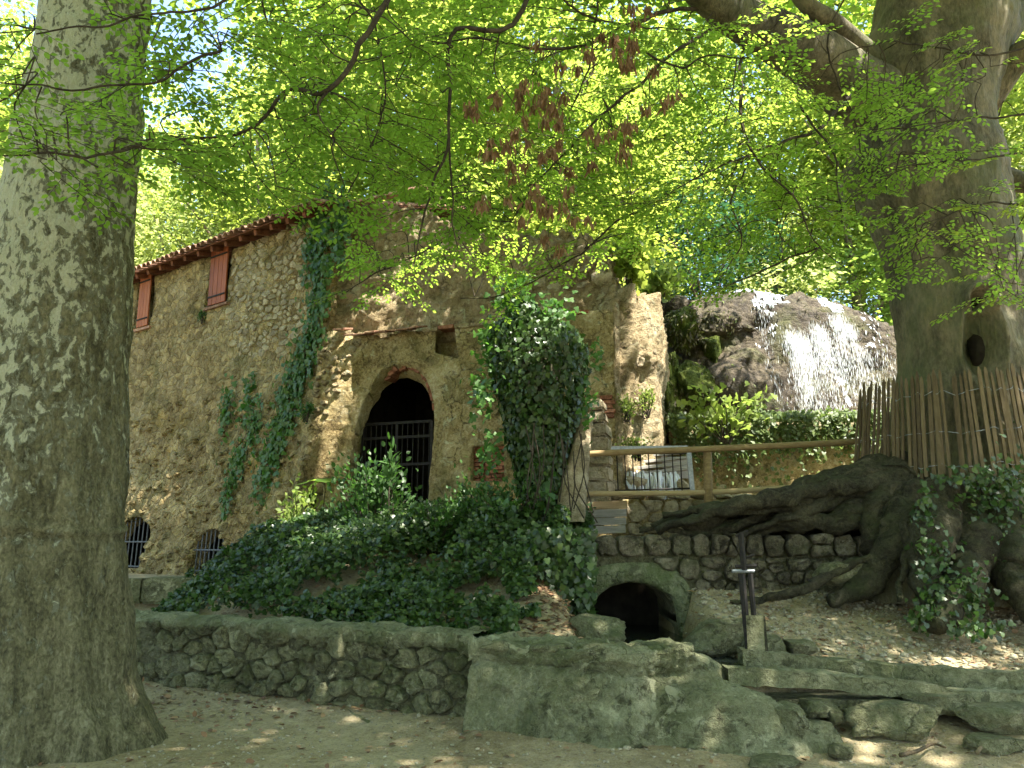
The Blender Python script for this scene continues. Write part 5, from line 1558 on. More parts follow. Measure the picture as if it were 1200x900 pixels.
BEECH_C = None
def build_beech():
    Yc = 10.0
    t = thing('beech_tree', 'great old beech with swollen trunk, hollow scar, bare roots and hanging sprays', 'tree', P(1130, 640, Yc))
    def c(px_, py_): return P(px_, py_, Yc)
    cs = [c(1120, 700), c(1122, 640), c(1124, 580), c(1128, 520), c(1130, 440), c(1127, 380), c(1122, 320), c(1102, 260), c(1086, 210), c(1082, 160), c(1086, 110), c(1096, 60), c(1106, 10), c(1118, -80), c(1130, -200)]
    rad = [1.45, 1.22, 1.02, 0.92, 0.82, 0.79, 0.82, 0.86, 0.95, 0.88, 0.88, 0.92, 0.92, 0.84, 0.62]
    me = trunk_mesh('trunk', cs, rad, 170, 300, 411, 0.05, 0.42)
    # push in the hollow scar and raise its lips
    v = np.zeros(len(me.vertices) * 3); me.vertices.foreach_get('co', v); v = v.reshape(-1, 3)
    h = np.array(tuple(P(1146, 400, Yc - 0.74))); rel = v - h
    front = v[:, 1] < Yc - 0.2
    # axis slightly slanted
    e = ((rel[:, 0] - 0.05 * rel[:, 2]) / 0.15) ** 2 + (rel[:, 2] / 0.46) ** 2
    v[:, 1] += np.where(front, 0.26 * np.exp(-e * 1.5) - 0.10 * np.exp(-((np.sqrt(e) - 1.35) / 0.35) ** 2), 0)
    kx = np.array(tuple(P(1145, 352, Yc - 0.74))); rel = v - kx
    e = (rel[:, 0] / 0.12) ** 2 + (rel[:, 2] / 0.12) ** 2
    v[:, 1] += np.where(front, 0.22 * np.exp(-e * 2) - 0.10 * np.exp(-((np.sqrt(e) - 1.3) / 0.3) ** 2), 0)
    # left burr
    bx = np.array(tuple(P(1012, 205, Yc - 0.1))); rel = v - bx
    e = np.sum((rel / np.array([0.30, 0.35, 0.22])) ** 2, 1)
    v[:, 0] -= 0.16 * np.exp(-e)
    me.vertices.foreach_set('co', v.ravel()); me.update()
    tr = link('trunk', me, M['beech_bark'], t)
    for (px_, py_, rr, rz_) in ((1146, 352, .085, .095), (1148, 410, .12, .30)):
        hm = rock_mesh('hollow', P(px_, py_, Yc - 0.62), (rr, 0.13, rz_), 421, 4, 0.3)
        link('hollow', hm, M['hollow'], tr)
    # limbs
    def limb(pts, r0, r1, n=22, seg=14, nm='limb', mat='beech_bark'):
        q = curve_pts(pts, n)
        q = q + fbm(q, 1.2, 3, .5, 431)[:, None] * np.array([0.05, 0.05, 0.05])
        m = MB(); m.tube(q, np.linspace(r0, r1, n), seg); return m.build(nm, M[mat], t, smooth=True), q
    limb([P(1075, 140, 9.9), P(1010, 110, 9.7), P(955, 68, 9.3), P(905, 40, 8.8), P(850, 10, 8.2), P(780, -50, 7.6)], 0.52, 0.15)
    limb([P(1050, 90, 9.8), P(1010, 55, 9.6), P(975, 25, 9.2), P(940, 0, 9.0), P(900, -60, 8.7)], 0.15, 0.09)
    limb([P(1130, 60, 10.0), P(1172, 20, 10.2), P(1196, -40, 10.5), P(1220, -160, 11)], 0.42, 0.26)
    limb([P(1150, 120, 10), P(1180, 80, 9.8), P(1205, 60, 9.6), P(1260, 40, 9.2)], 0.24, 0.14)
    limb([P(1140, 190, 10), P(1172, 205, 9.9), P(1205, 215, 9.7), P(1260, 225, 9.4)], 0.18, 0.10)
    limb([P(1120, -150, 10), P(1060, -260, 9), P(950, -380, 7.5), P(700, -480, 5.5)], 0.4, 0.12)
    limb([P(1110, -120, 10), P(1080, -280, 11), P(900, -420, 12), P(700, -480, 13)], 0.35, 0.1)
    limb([P(1120, -150, 10), P(1200, -300, 8), P(1250, -420, 5)], 0.35, 0.12)
    # roots
    def root(pts, r0, r1, n=40, seg=14, amp=0.07):
        q = curve_pts(pts, n)
        wob = np.stack([fbm(q, 2.5, 3, .5, s) for s in (441, 442, 443)], 1) * amp
        q = q + wob
        m = MB(); rr = np.linspace(r0, r1, n) * (1 + 0.35 * fbm(q, 3.5, 2, .5, 445))
        m.tube(q, rr, seg); me = m.mesh('root', True)
        v = np.zeros(len(me.vertices) * 3); me.vertices.foreach_get('co', v); v = v.reshape(-1, 3)
        v += np.stack([fbm(v, 7, 4, .6, s) for s in (446, 447, 448)], 1) * 0.07
        me.vertices.foreach_set('co', v.ravel()); me.update()
        link('root', me, M['root'], t)
    plate = rock_mesh('root_plate', P(985, 600, 10.15), (1.55, 0.75, 0.42), 449, 6, 0.45, 0, 2.2)
    v = np.zeros(len(plate.vertices) * 3); plate.vertices.foreach_get('co', v); v = v.reshape(-1, 3)
    v[:, 2] += 0.10 * fbm(v, 3.0, 4, .6, 450) + 0.05 * fbm(v, 9, 3, .6, 4501) + 0.17 * (v[:, 0] - P(985, 600, 10.15).x)
    plate.vertices.foreach_set('co', v.ravel()); plate.update()
    link('root_plate', plate, M['root'], t)
    rr_ = np.random.default_rng(456)
    for k in range(22):
        u = k / 21
        y_end = rr_.uniform(600, 630); xe = rr_.uniform(745, 960)
        ys = 548 + 55 * rr_.random(); dd = rr_.uniform(9.25, 10.0) 
        xm = (1060 + xe) / 2 + rr_.uniform(-25, 25)
        root([P(1075, ys, 9.6), P(1040, ys + 8, dd), P(xm + 40, ys + 18 + rr_.uniform(-10, 10), dd - .1), P(xm - 40, (ys + y_end) / 2 + rr_.uniform(0, 18), dd - .05), P(xe, y_end, min(dd + .2, 9.9))], rr_.uniform(0.07, 0.17), rr_.uniform(0.018, 0.05), 44, 10, 0.14)
    root([P(1075, 545, 9.7), P(1020, 562, 9.6), P(960, 580, 9.6), P(900, 594, 9.7), P(830, 605, 9.8), P(765, 618, 9.85)], 0.24, 0.07, 50, 14, 0.12)
    root([P(1080, 580, 9.3), P(1055, 610, 9.0), P(1042, 650, 8.9), P(1020, 680, 8.85), P(975, 705, 8.8)], 0.24, 0.09)
    root([P(1080, 610, 9.2), P(1050, 640, 8.95), P(1000, 662, 8.85), P(940, 690, 8.8), P(890, 702, 8.9), P(850, 702, 9.2)], 0.07, 0.03, amp=0.03)
    root([P(1105, 580, 9.1), P(1090, 630, 8.7), P(1085, 675, 8.5), P(1095, 720, 8.2)], 0.28, 0.10)
    root([P(1140, 600, 9.1), P(1140, 660, 8.6), P(1120, 700, 8.3), P(1095, 735, 7.95)], 0.28, 0.10)
    root([P(1170, 600, 9.1), P(1190, 660, 8.6), P(1200, 700, 8.3), P(1230, 740, 8.0)], 0.30, 0.14)
    root([P(1060, 560, 9.5), P(1035, 600, 9.3), P(1030, 650, 9.1)], 0.32, 0.2)
    for k in range(9):
        x0 = rr_.uniform(1050, 1150); root([P(x0, 570, 9.0), P(x0 - 8, 620, 8.75), P(x0 - 14 + rr_.uniform(-15, 15), 665, 8.6), P(x0 - 25 + rr_.uniform(-25, 25), 700, 8.45)], rr_.uniform(.06, .12), 0.03, 36, 9, 0.10)
    # shading crown above the frame
    def cf(n):
        u = rand_dirs(n) * rng.uniform(0.2, 1, (n, 1)) ** 0.5
        return np.array([3.6, 6.0, 12.8]) + u * np.array([8.2, 9.8, 3.2])
    crown_leaves('crown', cf, 1350, 54, (0.45, 0.45, 0.22), 0.21, M['crown_leaf'], t)
    return t
beech = build_beech()

# sprays of beech leaves -------------------------------------------------------
def spray_local(seed):
    r = np.random.default_rng(seed)
    L = r.uniform(0.65, 1.0)
    twigs = []; lp = []; ld = []
    main = np.array([[x, 0.05 * math.sin(x * 4 + seed), -0.10 * x * x] for x in np.linspace(0, L, 8)])
    twigs.append((main, 0.0045))
    def leaves_on(path, step, start=0.0):
        seg = np.linalg.norm(np.diff(path, axis=0), axis=1); cum = np.concatenate([[0], np.cumsum(seg)])
        s = start; side = 1
        while s <= cum[-1]:
            p = np.array([np.interp(s, cum, path[:, k]) for k in range(3)])
            q = np.array([np.interp(min(s + .02, cum[-1] + 0.02), cum, path[:, k]) for k in range(3)])
            t_ = norm(path[-1] - path[0]) if np.allclose(p, q) else norm(q - p)
            a = side * R(r.uniform(35, 65))
            d = np.array([t_[0] * math.cos(a) - t_[1] * math.sin(a), t_[0] * math.sin(a) + t_[1] * math.cos(a), t_[2] - 0.12 + r.normal() * 0.12])
            lp.append(p); ld.append(d); side = -side; s += step * r.uniform(0.8, 1.2)
        lp.append(path[-1]); ld.append(norm(path[-1] - path[-2]))
    k = 0; x = 0.10
    while x < L - 0.05:
        sd = 1 if k % 2 else -1
        ln = (0.36 * (1 - x / L) + 0.10) * r.uniform(0.8, 1.15)
        a = sd * R(r.uniform(38, 58))
        p0 = np.array([x, np.interp(x, main[:, 0], main[:, 1]), np.interp(x, main[:, 0], main[:, 2])])
        pth = np.array([p0 + u * ln * np.array([math.cos(a), math.sin(a), -0.12 * u]) for u in np.linspace(0, 1, 5)])
        twigs.append((pth, 0.0025)); leaves_on(pth, 0.042, 0.04)
        x += r.uniform(0.09, 0.14); k += 1
    leaves_on(main, 0.05, L * 0.4)
    return twigs, np.array(lp), norm(np.array(ld))
SPRAYS = [spray_local(s) for s in range(9)]
# leaf plates lie roughly level
class Foliage:
    def __init__(s): s.p = []; s.d = []; s.n = []; s.sz = []; s.tw = MB()
    def spray(s, root, yaw, pitch, roll, scale=1.0, leaf=0.056, twig=True):
        tw, lp, ld = SPRAYS[rng.integers(len(SPRAYS))]
        Rm = np.array(Matrix.Rotation(yaw, 3, 'Z') @ Matrix.Rotation(-pitch, 3, 'Y') @ Matrix.Rotation(roll, 3, 'X'))
        root = np.array(tuple(root))
        n = len(lp)
        s.p.append(root + (lp * scale) @ Rm.T); s.d.append(ld @ Rm.T)
        s.n.append(norm((np.array([0, 0, 1.]) + rng.normal(size=(n, 3)) * 0.28) @ Rm.T))
        s.sz.append(rng.uniform(leaf * 0.75, leaf * 1.2, n))
        if twig:
            for pth, rad in tw: s.tw.tube(root + (pth * scale) @ Rm.T, np.linspace(rad, rad * 0.4, len(pth)), 3, cap=False)
    def mesh(s, name, shape='beech'):
        return leaf_mesh(name, shape, np.concatenate(s.p), np.concatenate(s.d), np.concatenate(s.n), np.concatenate(s.sz))

# main hanging branches: control points (pixel, pixel, distance)
BR = [
    [(840, 5, 8.2), (760, 20, 7.6), (700, 45, 7.2), (640, 60, 6.9), (560, 45, 6.6), (480, 60, 6.4)],
    [(860, 20, 8.3), (800, 55, 7.8), (745, 100, 7.6), (690, 150, 7.6), (640, 200, 7.8), (600, 260, 8.0)],
    [(870, 30, 8.4), (868, 90, 8.0), (872, 150, 7.8), (890, 190, 7.7), (930, 230, 7.7), (960, 290, 7.8)],
    [(905, 40, 8.8), (930, 90, 8.5), (945, 130, 8.4), (975, 180, 8.3), (985, 260, 8.2)],
    [(1000, 105, 9.2), (960, 150, 8.7), (930, 160, 8.5), (880, 180, 8.2), (830, 200, 8.0), (770, 240, 7.9)],
    [(640, -40, 6.2), (600, 30, 6.2), (530, 35, 6.1), (528, 100, 6.2), (523, 170, 6.3), (505, 210, 6.4), (490, 270, 6.5), (484, 310, 6.5)],
    [(528, 100, 6.2), (524, 170, 6.4), (530, 230, 6.6), (536, 290, 6.8)],
    [(470, -30, 5.6), (420, 60, 5.6), (385, 110, 5.7), (340, 108, 5.8), (310, 140, 5.8), (265, 160, 5.8), (205, 163, 5.7), (150, 175, 5.6)],
    [(385, 110, 5.7), (372, 130, 5.7), (392, 165, 5.7)],
    [(300, -40, 5.4), (250, 10, 5.3), (180, 15, 5.2), (110, 30, 5.2), (40, 35, 5.2)],
    [(260, 60, 5.6), (200, 85, 5.4), (120, 105, 5.2), (30, 100, 5.1)],
    [(200, 163, 5.6), (120, 178, 5.2), (50, 180, 5.0), (-20, 180, 5.0)],
    [(760, 60, 7.2), (800, 80, 7.0), (830, 65, 6.8), (880, 70, 6.6)],
    [(1240, 40, 7.4), (1180, 60, 7.3), (1120, 60, 7.2), (1060, 50, 7.1), (1010, 55, 7.0)],
    [(1260, 130, 7.4), (1180, 135, 7.2), (1120, 140, 7.1), (1060, 150, 7.0)],
    [(1260, 180, 7.6), (1180, 180, 7.4), (1110, 190, 7.3), (1050, 200, 7.2)],
    [(1250, 260, 7.8), (1180, 235, 7.6), (1120, 245, 7.5), (1060, 300, 7.5)],
    [(760, 240, 8.0), (700, 280, 8.6), (660, 310, 9.0), (600, 340, 9.4), (540, 350, 9.6)],
    [(600, 230, 8.6), (540, 270, 9.0), (490, 300, 9.2), (440, 320, 9.3), (400, 345, 9.4)],
    [(880, 180, 8.0), (860, 230, 8.0), (868, 280, 8.1), (850, 320, 8.2)],
    [(960, 290, 8.0), (930, 300, 8.2), (890, 320, 8.3), (840, 340, 8.4)],
    [(640, -20, 6.4), (690, 20, 6.8), (750, 30, 7.2), (820, 40, 7.4)],
    [(400, -30, 6.5), (440, 40, 6.8), (450, 110, 7.0), (430, 180, 7.2), (400, 240, 7.4)],
    [(300, -20, 7.0), (330, 60, 7.2), (360, 150, 7.4), (330, 210, 7.6)],
    [(700, 0, 8.0), (690, 80, 8.4), (660, 150, 8.8), (640, 230, 9.0)],
    [(1000, -30, 8.0), (970, 60, 8.0), (1000, 130, 8.2), (1010, 200, 8.4)],
]
# how thick the sprays hang, seen over the picture: (px, py, half width, half height, number of sprays, distance range)
DENS = [
    (330, 40, 190, 70, 38, (5.4, 8)), (500, 60, 170, 90, 42, (6.2, 8.8)), (680, 80, 160, 100, 52, (7.0, 9.5)), (830, 110, 130, 110, 36, (7, 9)),
    (440, 170, 90, 50, 14, (6.0, 8)), (580, 195, 130, 80, 36, (7, 9.5)), (720, 210, 110, 70, 24, (7.5, 9.5)), (870, 225, 90, 85, 20, (7.5, 9)),
    (540, 295, 110, 40, 16, (8.6, 10.2)), (460, 305, 60, 40, 10, (8.8, 10.0)), (690, 270, 60, 30, 4, (9, 10.5)),
    (970, 60, 60, 60, 6, (7, 8.5)), (940, 250, 60, 70, 14, (7.5, 8.5)), (1100, 110, 110, 80, 20, (6.8, 7.6)), (1110, 230, 80, 60, 8, (7.0, 7.8)), (1090, 300, 50, 25, 5, (7.4, 7.9)),
    (80, 100, 110, 80, 10, (4.7, 5.6)), (100, 185, 110, 30, 8, (4.8, 5.6)), (240, 175, 70, 40, 12, (5.4, 6.2)), (230, 60, 60, 60, 12, (5.2, 6)), (20, 40, 40, 50, 6, (5, 5.6)),
    (380, 120, 60, 50, 10, (5.5, 6.5)), (1185, 330, 30, 60, 6, (7.2, 8)),
]
def build_sprays():
    paths = []
    for b in BR:
        paths.append(curve_pts([P(*q) for q in b], 30))
    fol = [Foliage() for _ in BR]
    allp = np.concatenate(paths); own = np.repeat(np.arange(len(BR)), 30)
    # along branches
    for i, pth in enumerate(paths):
        L = np.sum(np.linalg.norm(np.diff(pth, axis=0), axis=1))
        n = int(L / (0.30 if i not in (9, 10, 11, 13, 14, 15, 17, 18) else 0.55))
        for k in range(n):
            j = int(rng.uniform(0.25, 1.0) * 29)
            tg = pth[min(j + 1, 29)] - pth[max(j - 1, 0)]
            yaw = math.atan2(tg[1], tg[0]) + R(rng.choice([-1, 1]) * rng.uniform(15, 75))
            fol[i].spray(pth[j], yaw, R(rng.uniform(-28, 4)), R(rng.uniform(-14, 14)), rng.uniform(0.55, 0.9))
    # fill
    for (cx, cy_, hw, hh, n, (y0, y1)) in DENS:
        for _ in range(n):
            u = np.clip(rng.normal(size=2) * 0.55, -1.2, 1.2)
            root = np.array(tuple(P(cx + u[0] * hw, cy_ + u[1] * hh, rng.uniform(y0, y1))))
            d = np.linalg.norm(allp - root, axis=1); j = int(np.argmin(d)); i = own[j]
            a = allp[j]
            yaw = math.atan2(root[1] - a[1], root[0] - a[0]) + R(rng.normal() * 45)
            fol[i].spray(root, yaw, R(rng.uniform(-25, 6)), R(rng.normal() * 12), rng.uniform(0.6, 1.0))
            if 0.1 < d[j] < 1.6:
                mid = (a + root) / 2 + rng.normal(size=3) * 0.06 + np.array([0, 0, 0.05])
                fol[i].tw.tube(curve_pts([a, mid, root], 8), np.linspace(0.007, 0.004, 8), 4, cap=False)
    for i, pth in enumerate(paths):
        m = MB()
        r0 = 0.024 if i in (0, 1, 2, 3, 4, 5, 7) else 0.012
        q = pth + np.stack([fbm(pth, 3.0, 3, .5, s) for s in (451, 452, 453)], 1) * 0.06
        m.tube(q, np.linspace(r0, 0.006, 30), 6)
        br = m.build('branch', M['twig'], beech, smooth=True)
        if fol[i].p:
            link('leaves', fol[i].mesh('leaves'), M['beech_leaf'], br, kind='stuff')
        if fol[i].tw.n:
            fol[i].tw.build('twigs', M['twig'], br, kind='stuff')
build_sprays()

def build_dead_clusters():
    spots = [(745, 25, 14), (720, 45, 20), (742, 55, 16), (705, 40, 14), (690, 60, 10), (655, 75, 14), (660, 110, 14), (650, 130, 16), (640, 105, 14), (585, 118, 12), (608, 118, 12), (550, 125, 14), (575, 165, 10), (605, 155, 12), (616, 165, 10),
             (635, 180, 16), (655, 165, 14), (690, 150, 10), (700, 160, 12), (715, 155, 12), (693, 190, 16), (600, 190, 12), (601, 205, 10), (625, 222, 12), (645, 245, 12), (660, 240, 10), (672, 255, 10), (596, 232, 8), (610, 255, 10), (665, 220, 10), (640, 140, 14), (655, 145, 12), (738, 70, 14), (630, 50, 12), (760, 10, 14), (790, 110, 12), (780, 120, 12), (755, 125, 10), (735, 145, 10), (655, 290, 12)]
    spots += [(p[0] + rng.normal() * 26, p[1] + rng.normal() * 18, p[2]) for p in spots[:34]]
    for (px_, py_, n) in spots:
        c = np.array(tuple(P(px_, py_, rng.uniform(5.4, 6.1))))
        n = int(n * 1.9)
        pos = c + rng.normal(size=(n, 3)) * np.array([0.022, 0.022, 0.022])
        d = np.array([0, 0, -1.]) + rng.normal(size=(n, 3)) * 0.28
        link('dead_leaf_cluster', leaf_mesh('dead_leaf_cluster', 'long', pos, d, rand_dirs(n), rng.uniform(0.05, 0.10, n)), M['dead_leaf'], beech)
build_dead_clusters()

# ------------------------------------------------------------------ picket guard round the beech
def build_picket_fence():
    cx, cyy = P(1128, 520, 10.0).x, 10.0
    f = thing('picket_fence', 'split chestnut picket guard wired around the beech trunk', 'fence', P(1110, 550, 8.8))
    zt, zb = P(1100, 427, 8.75).z, P(1100, 556, 8.75).z
    r = np.random.default_rng(55)
    tops = {}
    wire_pts = [[], [], []]
    n = 56
    for k in range(n):
        a = R(172 + k * (330 - 172) / (n - 1) + r.uniform(-1.2, 1.2))
        rad_b = 1.30; rad_t = 1.16
        if a < R(200): rad_b += 0.02; 
        pb = Vector((cx + math.cos(a) * rad_b, cyy + math.sin(a) * rad_b, zb + r.uniform(-.05, .03)))
        pt = Vector((cx + math.cos(a) * rad_t + r.uniform(-.02, .02), cyy + math.sin(a) * rad_t, zt + r.uniform(-.08, .05)))
        w = r.uniform(0.026, 0.042) / 2; th = 0.011
        tang = Vector((-math.sin(a), math.cos(a), 0)); nrm = Vector((math.cos(a), math.sin(a), 0))
        V = []
        for t_, ws in ((0, 1.05), (0.5, 1.0), (0.955, 0.95), (1.0, 0.25)):
            c = pb.lerp(pt, t_) + nrm * 0.012 * math.sin(t_ * 5 + k)
            for (u, v) in ((-1, -1), (1, -1), (1, 1), (-1, 1)):
                V.append(c + tang * u * w * ws + nrm * v * th * (1 if ws > .5 else .5))
        F = [(0, 3, 2, 1), (12, 13, 14, 15)]
        for q in range(3):
            for j in range(4): F.append((q * 4 + j, q * 4 + (j + 1) % 4, q * 4 + 4 + (j + 1) % 4, q * 4 + 4 + j))
        m = MB(); m.add(V, F); m.build('picket', M['picket'], f)
        for wi, t_ in enumerate((0.10, 0.42, 0.80)):
            c = pb.lerp(pt, t_)
            wire_pts[wi].append(c + nrm * (0.018 if k % 2 else -0.018))
    for wp in wire_pts:
        m = MB(); m.tube(curve_pts(wp, 120), 0.0045, 5); m.build('wire', M['steel'], f)
build_picket_fence()

# ------------------------------------------------------------------ ivy, shrubs, plants
def surf_pts_column(c0, c1, rad, n, bulge):
    t = rng.uniform(0, 1, n); a = rng.uniform(0, 2 * np.pi, n)
    cen = np.array(c0)[None] * (1 - t[:, None]) + np.array(c1)[None] * t[:, None]
    rr = np.interp(t, *rad) * (1 + bulge * fbm(np.stack([np.cos(a) * 1.5, np.sin(a) * 1.5, t * 4], 1), 1.0, 3, .5, 501)) * (0.78 + 0.32 * rng.random(n) ** 0.7)
    u = np.stack([np.cos(a), np.sin(a), np.zeros(n)], 1)
    return cen + u * rr[:, None], u
def build_ivy_column():
    Y = 11.0
    b0, b1 = P(640, 660, Y), P(628, 350, Y)
    col = thing('ivy_column', 'tall stump smothered in glossy dark ivy standing before the house', 'ivy column', b0)
    cs = [P(642, 680, Y), P(641, 600, Y), P(635, 520, Y), P(628, 440, Y), P(615, 390, Y), P(600, 352, Y)]
    link('stump', trunk_mesh('stump', cs, [0.24, 0.22, 0.30, 0.36, 0.22, 0.08], 40, 60, 503, 0.05), M['root'], col)
    t_n = [0, .10, .19, .39, .58, .77, .86, .92, 1.0]
    r_n = [.32, .22, .22, .36, .55, .68, .60, .28, .12]
    n = 12000
    pos, u = surf_pts_column(b0, b1, (t_n, r_n), n, 0.22)
    tt = (pos[:, 2] - b0.z) / (b1.z - b0.z)
    pos[:, 0] += np.interp(tt, [0, .3, .6, .8, 1], [-0.04, -0.02, 0.0, 0.0, -0.20])
    nr = norm(u + np.array([0, 0, .35]) + rng.normal(size=(n, 3)) * 0.38)
    d = np.array([0, 0, -1.]) + rng.normal(size=(n, 3)) * 0.45
    link('ivy_leaves', leaf_mesh('ivy_leaves', 'ivy', pos, d, nr, rng.uniform(0.035, 0.10, n)), M['ivy'], col, kind='stuff')
    # looser young shoots around the edge
    pos = []; 
    for (px_, py_, hw, hh, m) in ((600, 350, 30, 22, 130), (650, 362, 25, 22, 90), (575, 400, 18, 25, 90), (566, 460, 16, 30, 110), (690, 470, 10, 35, 60), (640, 580, 14, 25, 50), (575, 520, 16, 30, 70), (600, 330, 14, 10, 40), (700, 415, 8, 22, 30), (585, 590, 20, 20, 60)):
        for _ in range(m):
            q = rng.normal(size=2) * 0.5
            pos.append(tuple(P(px_ + q[0] * hw, py_ + q[1] * hh, Y - 0.3 + rng.normal() * 0.25)))
    pos = np.array(pos); m = len(pos)
    link('ivy_shoots', leaf_mesh('ivy_shoots', 'ivy', pos, np.array([0, 0, -.5]) + rng.normal(size=(m, 3)) * .7, np.array([0, -.5, .7]) + rng.normal(size=(m, 3)) * .4, rng.uniform(0.06, 0.11, m)), M['ivy_young'], col, kind='stuff')
    for k in range(14):
        x0 = cs[2] + Vector((rng.uniform(-.3, .5), -0.62, rng.uniform(-.2, .2)))
        m_ = MB(); m_.tube(curve_pts([x0, x0 + Vector((rng.uniform(-.1, .1), -0.05, -0.5)), x0 + Vector((rng.uniform(-.2, .2), 0, -1.0))], 10), 0.008, 4); m_.build('stem', M['twig'], col)
build_ivy_column()

def build_ground_ivy():
    # carpet over the bank behind the wall
    n = 60000
    x = rng.uniform(-4.9, 1.1, n); y = rng.uniform(7.6, 12.6, n)
    yw = wall_y(x)
    g = ground_h(x, y)
    hgt = 0.55 * np.clip(fbm(np.stack([x, y, x * 0], -1), 1.3, 4, .6, 511) + 0.30, 0, 1) + 0.05
    hgt = hgt + 0.35 * np.exp(-(((x + 1.3) / 0.9) ** 2 + ((y - 10.6) / 1.0) ** 2)) + 0.25 * np.exp(-(((x - 0.1) / 0.7) ** 2 + ((y - 10.3) / 0.8) ** 2))
    patch = fbm(np.stack([x, y, x * 0], -1), 1.6, 3, .5, 515)
    keep = (y > yw + 0.55) & (patch > -0.28)
    # litter clearing near the culvert and bare left strip
    keep &= ~((x > 0.25) & (y < 9.3)) & ~((x < -4.2) & (y < 9.9)) & ~((x > 0.62) & (y < 9.9)) & ~((x < -4.45 + 0.2 * np.sin(y * 3)) & (y < 12.2))
    keep &= ~((x > -0.55) & (y < 8.5) & (y - yw < 1.2) & (x > 0.05))
    x, y, g, hgt = x[keep], y[keep], g[keep], hgt[keep]
    n = len(x)
    z = g + hgt * rng.uniform(0.45, 1.12, n)
    n_ = len(x); sel = rng.random(n_) < 0.80
    x, y, z = x[sel], y[sel], z[sel]; n = len(x)
    nr = norm(np.array([0, -.45, .9]) + rng.normal(size=(n, 3)) * .38)
    d = np.array([0, -.6, -.35]) + rng.normal(size=(n, 3)) * .7
    me = leaf_mesh('ivy_carpet', 'ivy', np.stack([x, y, z], 1), d, nr, rng.uniform(0.038, 0.088, n))
    link('ivy_carpet', me, M['ivy'], None, kind='stuff', label='dark ivy ground cover over the bank behind the low wall', cat='ivy')
    # ivy along the left side of the bridge face
    m = 1300
    px_ = np.minimum(rng.normal(668, 21, m), 676 + 22 * rng.random(m)); py_ = rng.uniform(618, 715, m)
    pos = np.array([tuple(P(a, b, 9.35 + rng.normal() * .12)) for a, b in zip(px_, py_)])
    link('ivy_curtain', leaf_mesh('ivy_curtain', 'ivy', pos, np.array([0, -.2, -1]) + rng.normal(size=(m, 3)) * .4, np.array([0.1, -.9, .4]) + rng.normal(size=(m, 3)) * .35, rng.uniform(0.05, 0.10, m)), M['ivy'], None, kind='stuff', label='ivy hanging down over the near end of the bridge', cat='ivy')
    # ivy on the house corner
    pos = []; nrm_ = []
    spine = [(385, 240, 22), (378, 270, 24), (376, 310, 20), (380, 345, 17), (372, 385, 16), (360, 420, 20), (350, 455, 18), (345, 490, 18), (338, 525, 17), (330, 555, 14), (310, 500, 12), (296, 540, 10), (290, 575, 8), (300, 465, 8), (275, 480, 10), (408, 262, 12), (404, 290, 8)]
    for (cx, cyp, w) in spine:
        for _ in range(int(w * 9)):
            q = rng.normal(size=2)
            px_, py_ = cx + q[0] * w * 0.42, cyp + q[1] * 17
            s, z = FL.px(px_, py_)
            if s > 9.0:
                s2, z2 = FF.px(px_, py_); but = 0.1
                p = FF.pt(np.array(s2), z2, 0.18 + rng.uniform(0, .08)); nn = np.array([FF.d0[0][1], -FF.d0[0][0], 0.3])
            else:
                b = 0.75 * max(0, (5.2 - z) / 4.2) ** 1.3
                p = FL.pt(np.array(s + b * 0.3), z, b + 0.07 + rng.uniform(0, .09)); nn = np.array([FL.d0[0][1], -FL.d0[0][0], 0.3])
            pos.append(p); nrm_.append(nn)
    m = len(pos)
    iv = link('climbing_ivy', leaf_mesh('climbing_ivy', 'ivy', np.array(pos), np.array([0, 0, -1.]) + rng.normal(size=(m, 3)) * .4, np.array(nrm_) + rng.normal(size=(m, 3)) * .3, rng.uniform(0.06, 0.13, m)), M['ivy_young'], None, kind='stuff', label='ivy climbing the corner of the stone house up to the eaves', cat='ivy')
    # ivy over the pool wall
    pos = []
    for _ in range(3600):
        s = rng.uniform(0, FR_.len)
        drop = abs(rng.normal()) * (0.30 + 0.5 * max(0, float(fbm(np.array([[s * 1.4, 0, 0]]), 1.0, 3, .5, 521)[0]) + 0.2))
        zt = P(900, 494, 14.0).z + 0.06
        pos.append(FR_.pt(np.array(s), zt - drop + rng.uniform(0, .08), 0.06 + rng.uniform(0, .10)))
    for _ in range(2600):
        s = rng.uniform(0, FR_.len)
        pos.append(FR_.pt(np.array(s), zt + 0.03 + abs(rng.normal()) * 0.05, -rng.uniform(-0.05, 0.5)))
    m = len(pos)
    link('sun_tinted_ivy', leaf_mesh('sun_tinted_ivy', 'ivy', np.array(pos), np.array([0, -.3, -.8]) + rng.normal(size=(m, 3)) * .6, np.array([0, -.7, .7]) + rng.normal(size=(m, 3)) * .45, rng.uniform(0.045, 0.09, m)), M['sun_tinted_ivy'], None, kind='stuff', label='ivy tinted pale as if sunlit, trailing over the pool retaining wall', cat='ivy')
    # ivy on the beech foot
    pos = []
    for (cx, cyp, w, h, Y, m) in ((1085, 610, 10, 45, 8.55, 150), (1095, 660, 18, 35, 8.4, 220), (1110, 700, 28, 22, 8.2, 260), (1085, 720, 18, 15, 8.1, 120), (1165, 590, 40, 30, 8.75, 260), (1185, 640, 30, 40, 8.65, 160), (1140, 735, 30, 12, 7.9, 110), (1135, 690, 25, 25, 8.2, 160), (1150, 560, 50, 12, 8.6, 160), (1185, 560, 20, 40, 8.6, 150)):
        for _ in range(m):
            q = rng.normal(size=2) * 0.6
            pos.append(tuple(P(cx + q[0] * w, cyp + q[1] * h, Y + rng.normal() * 0.12)))
    m = len(pos)
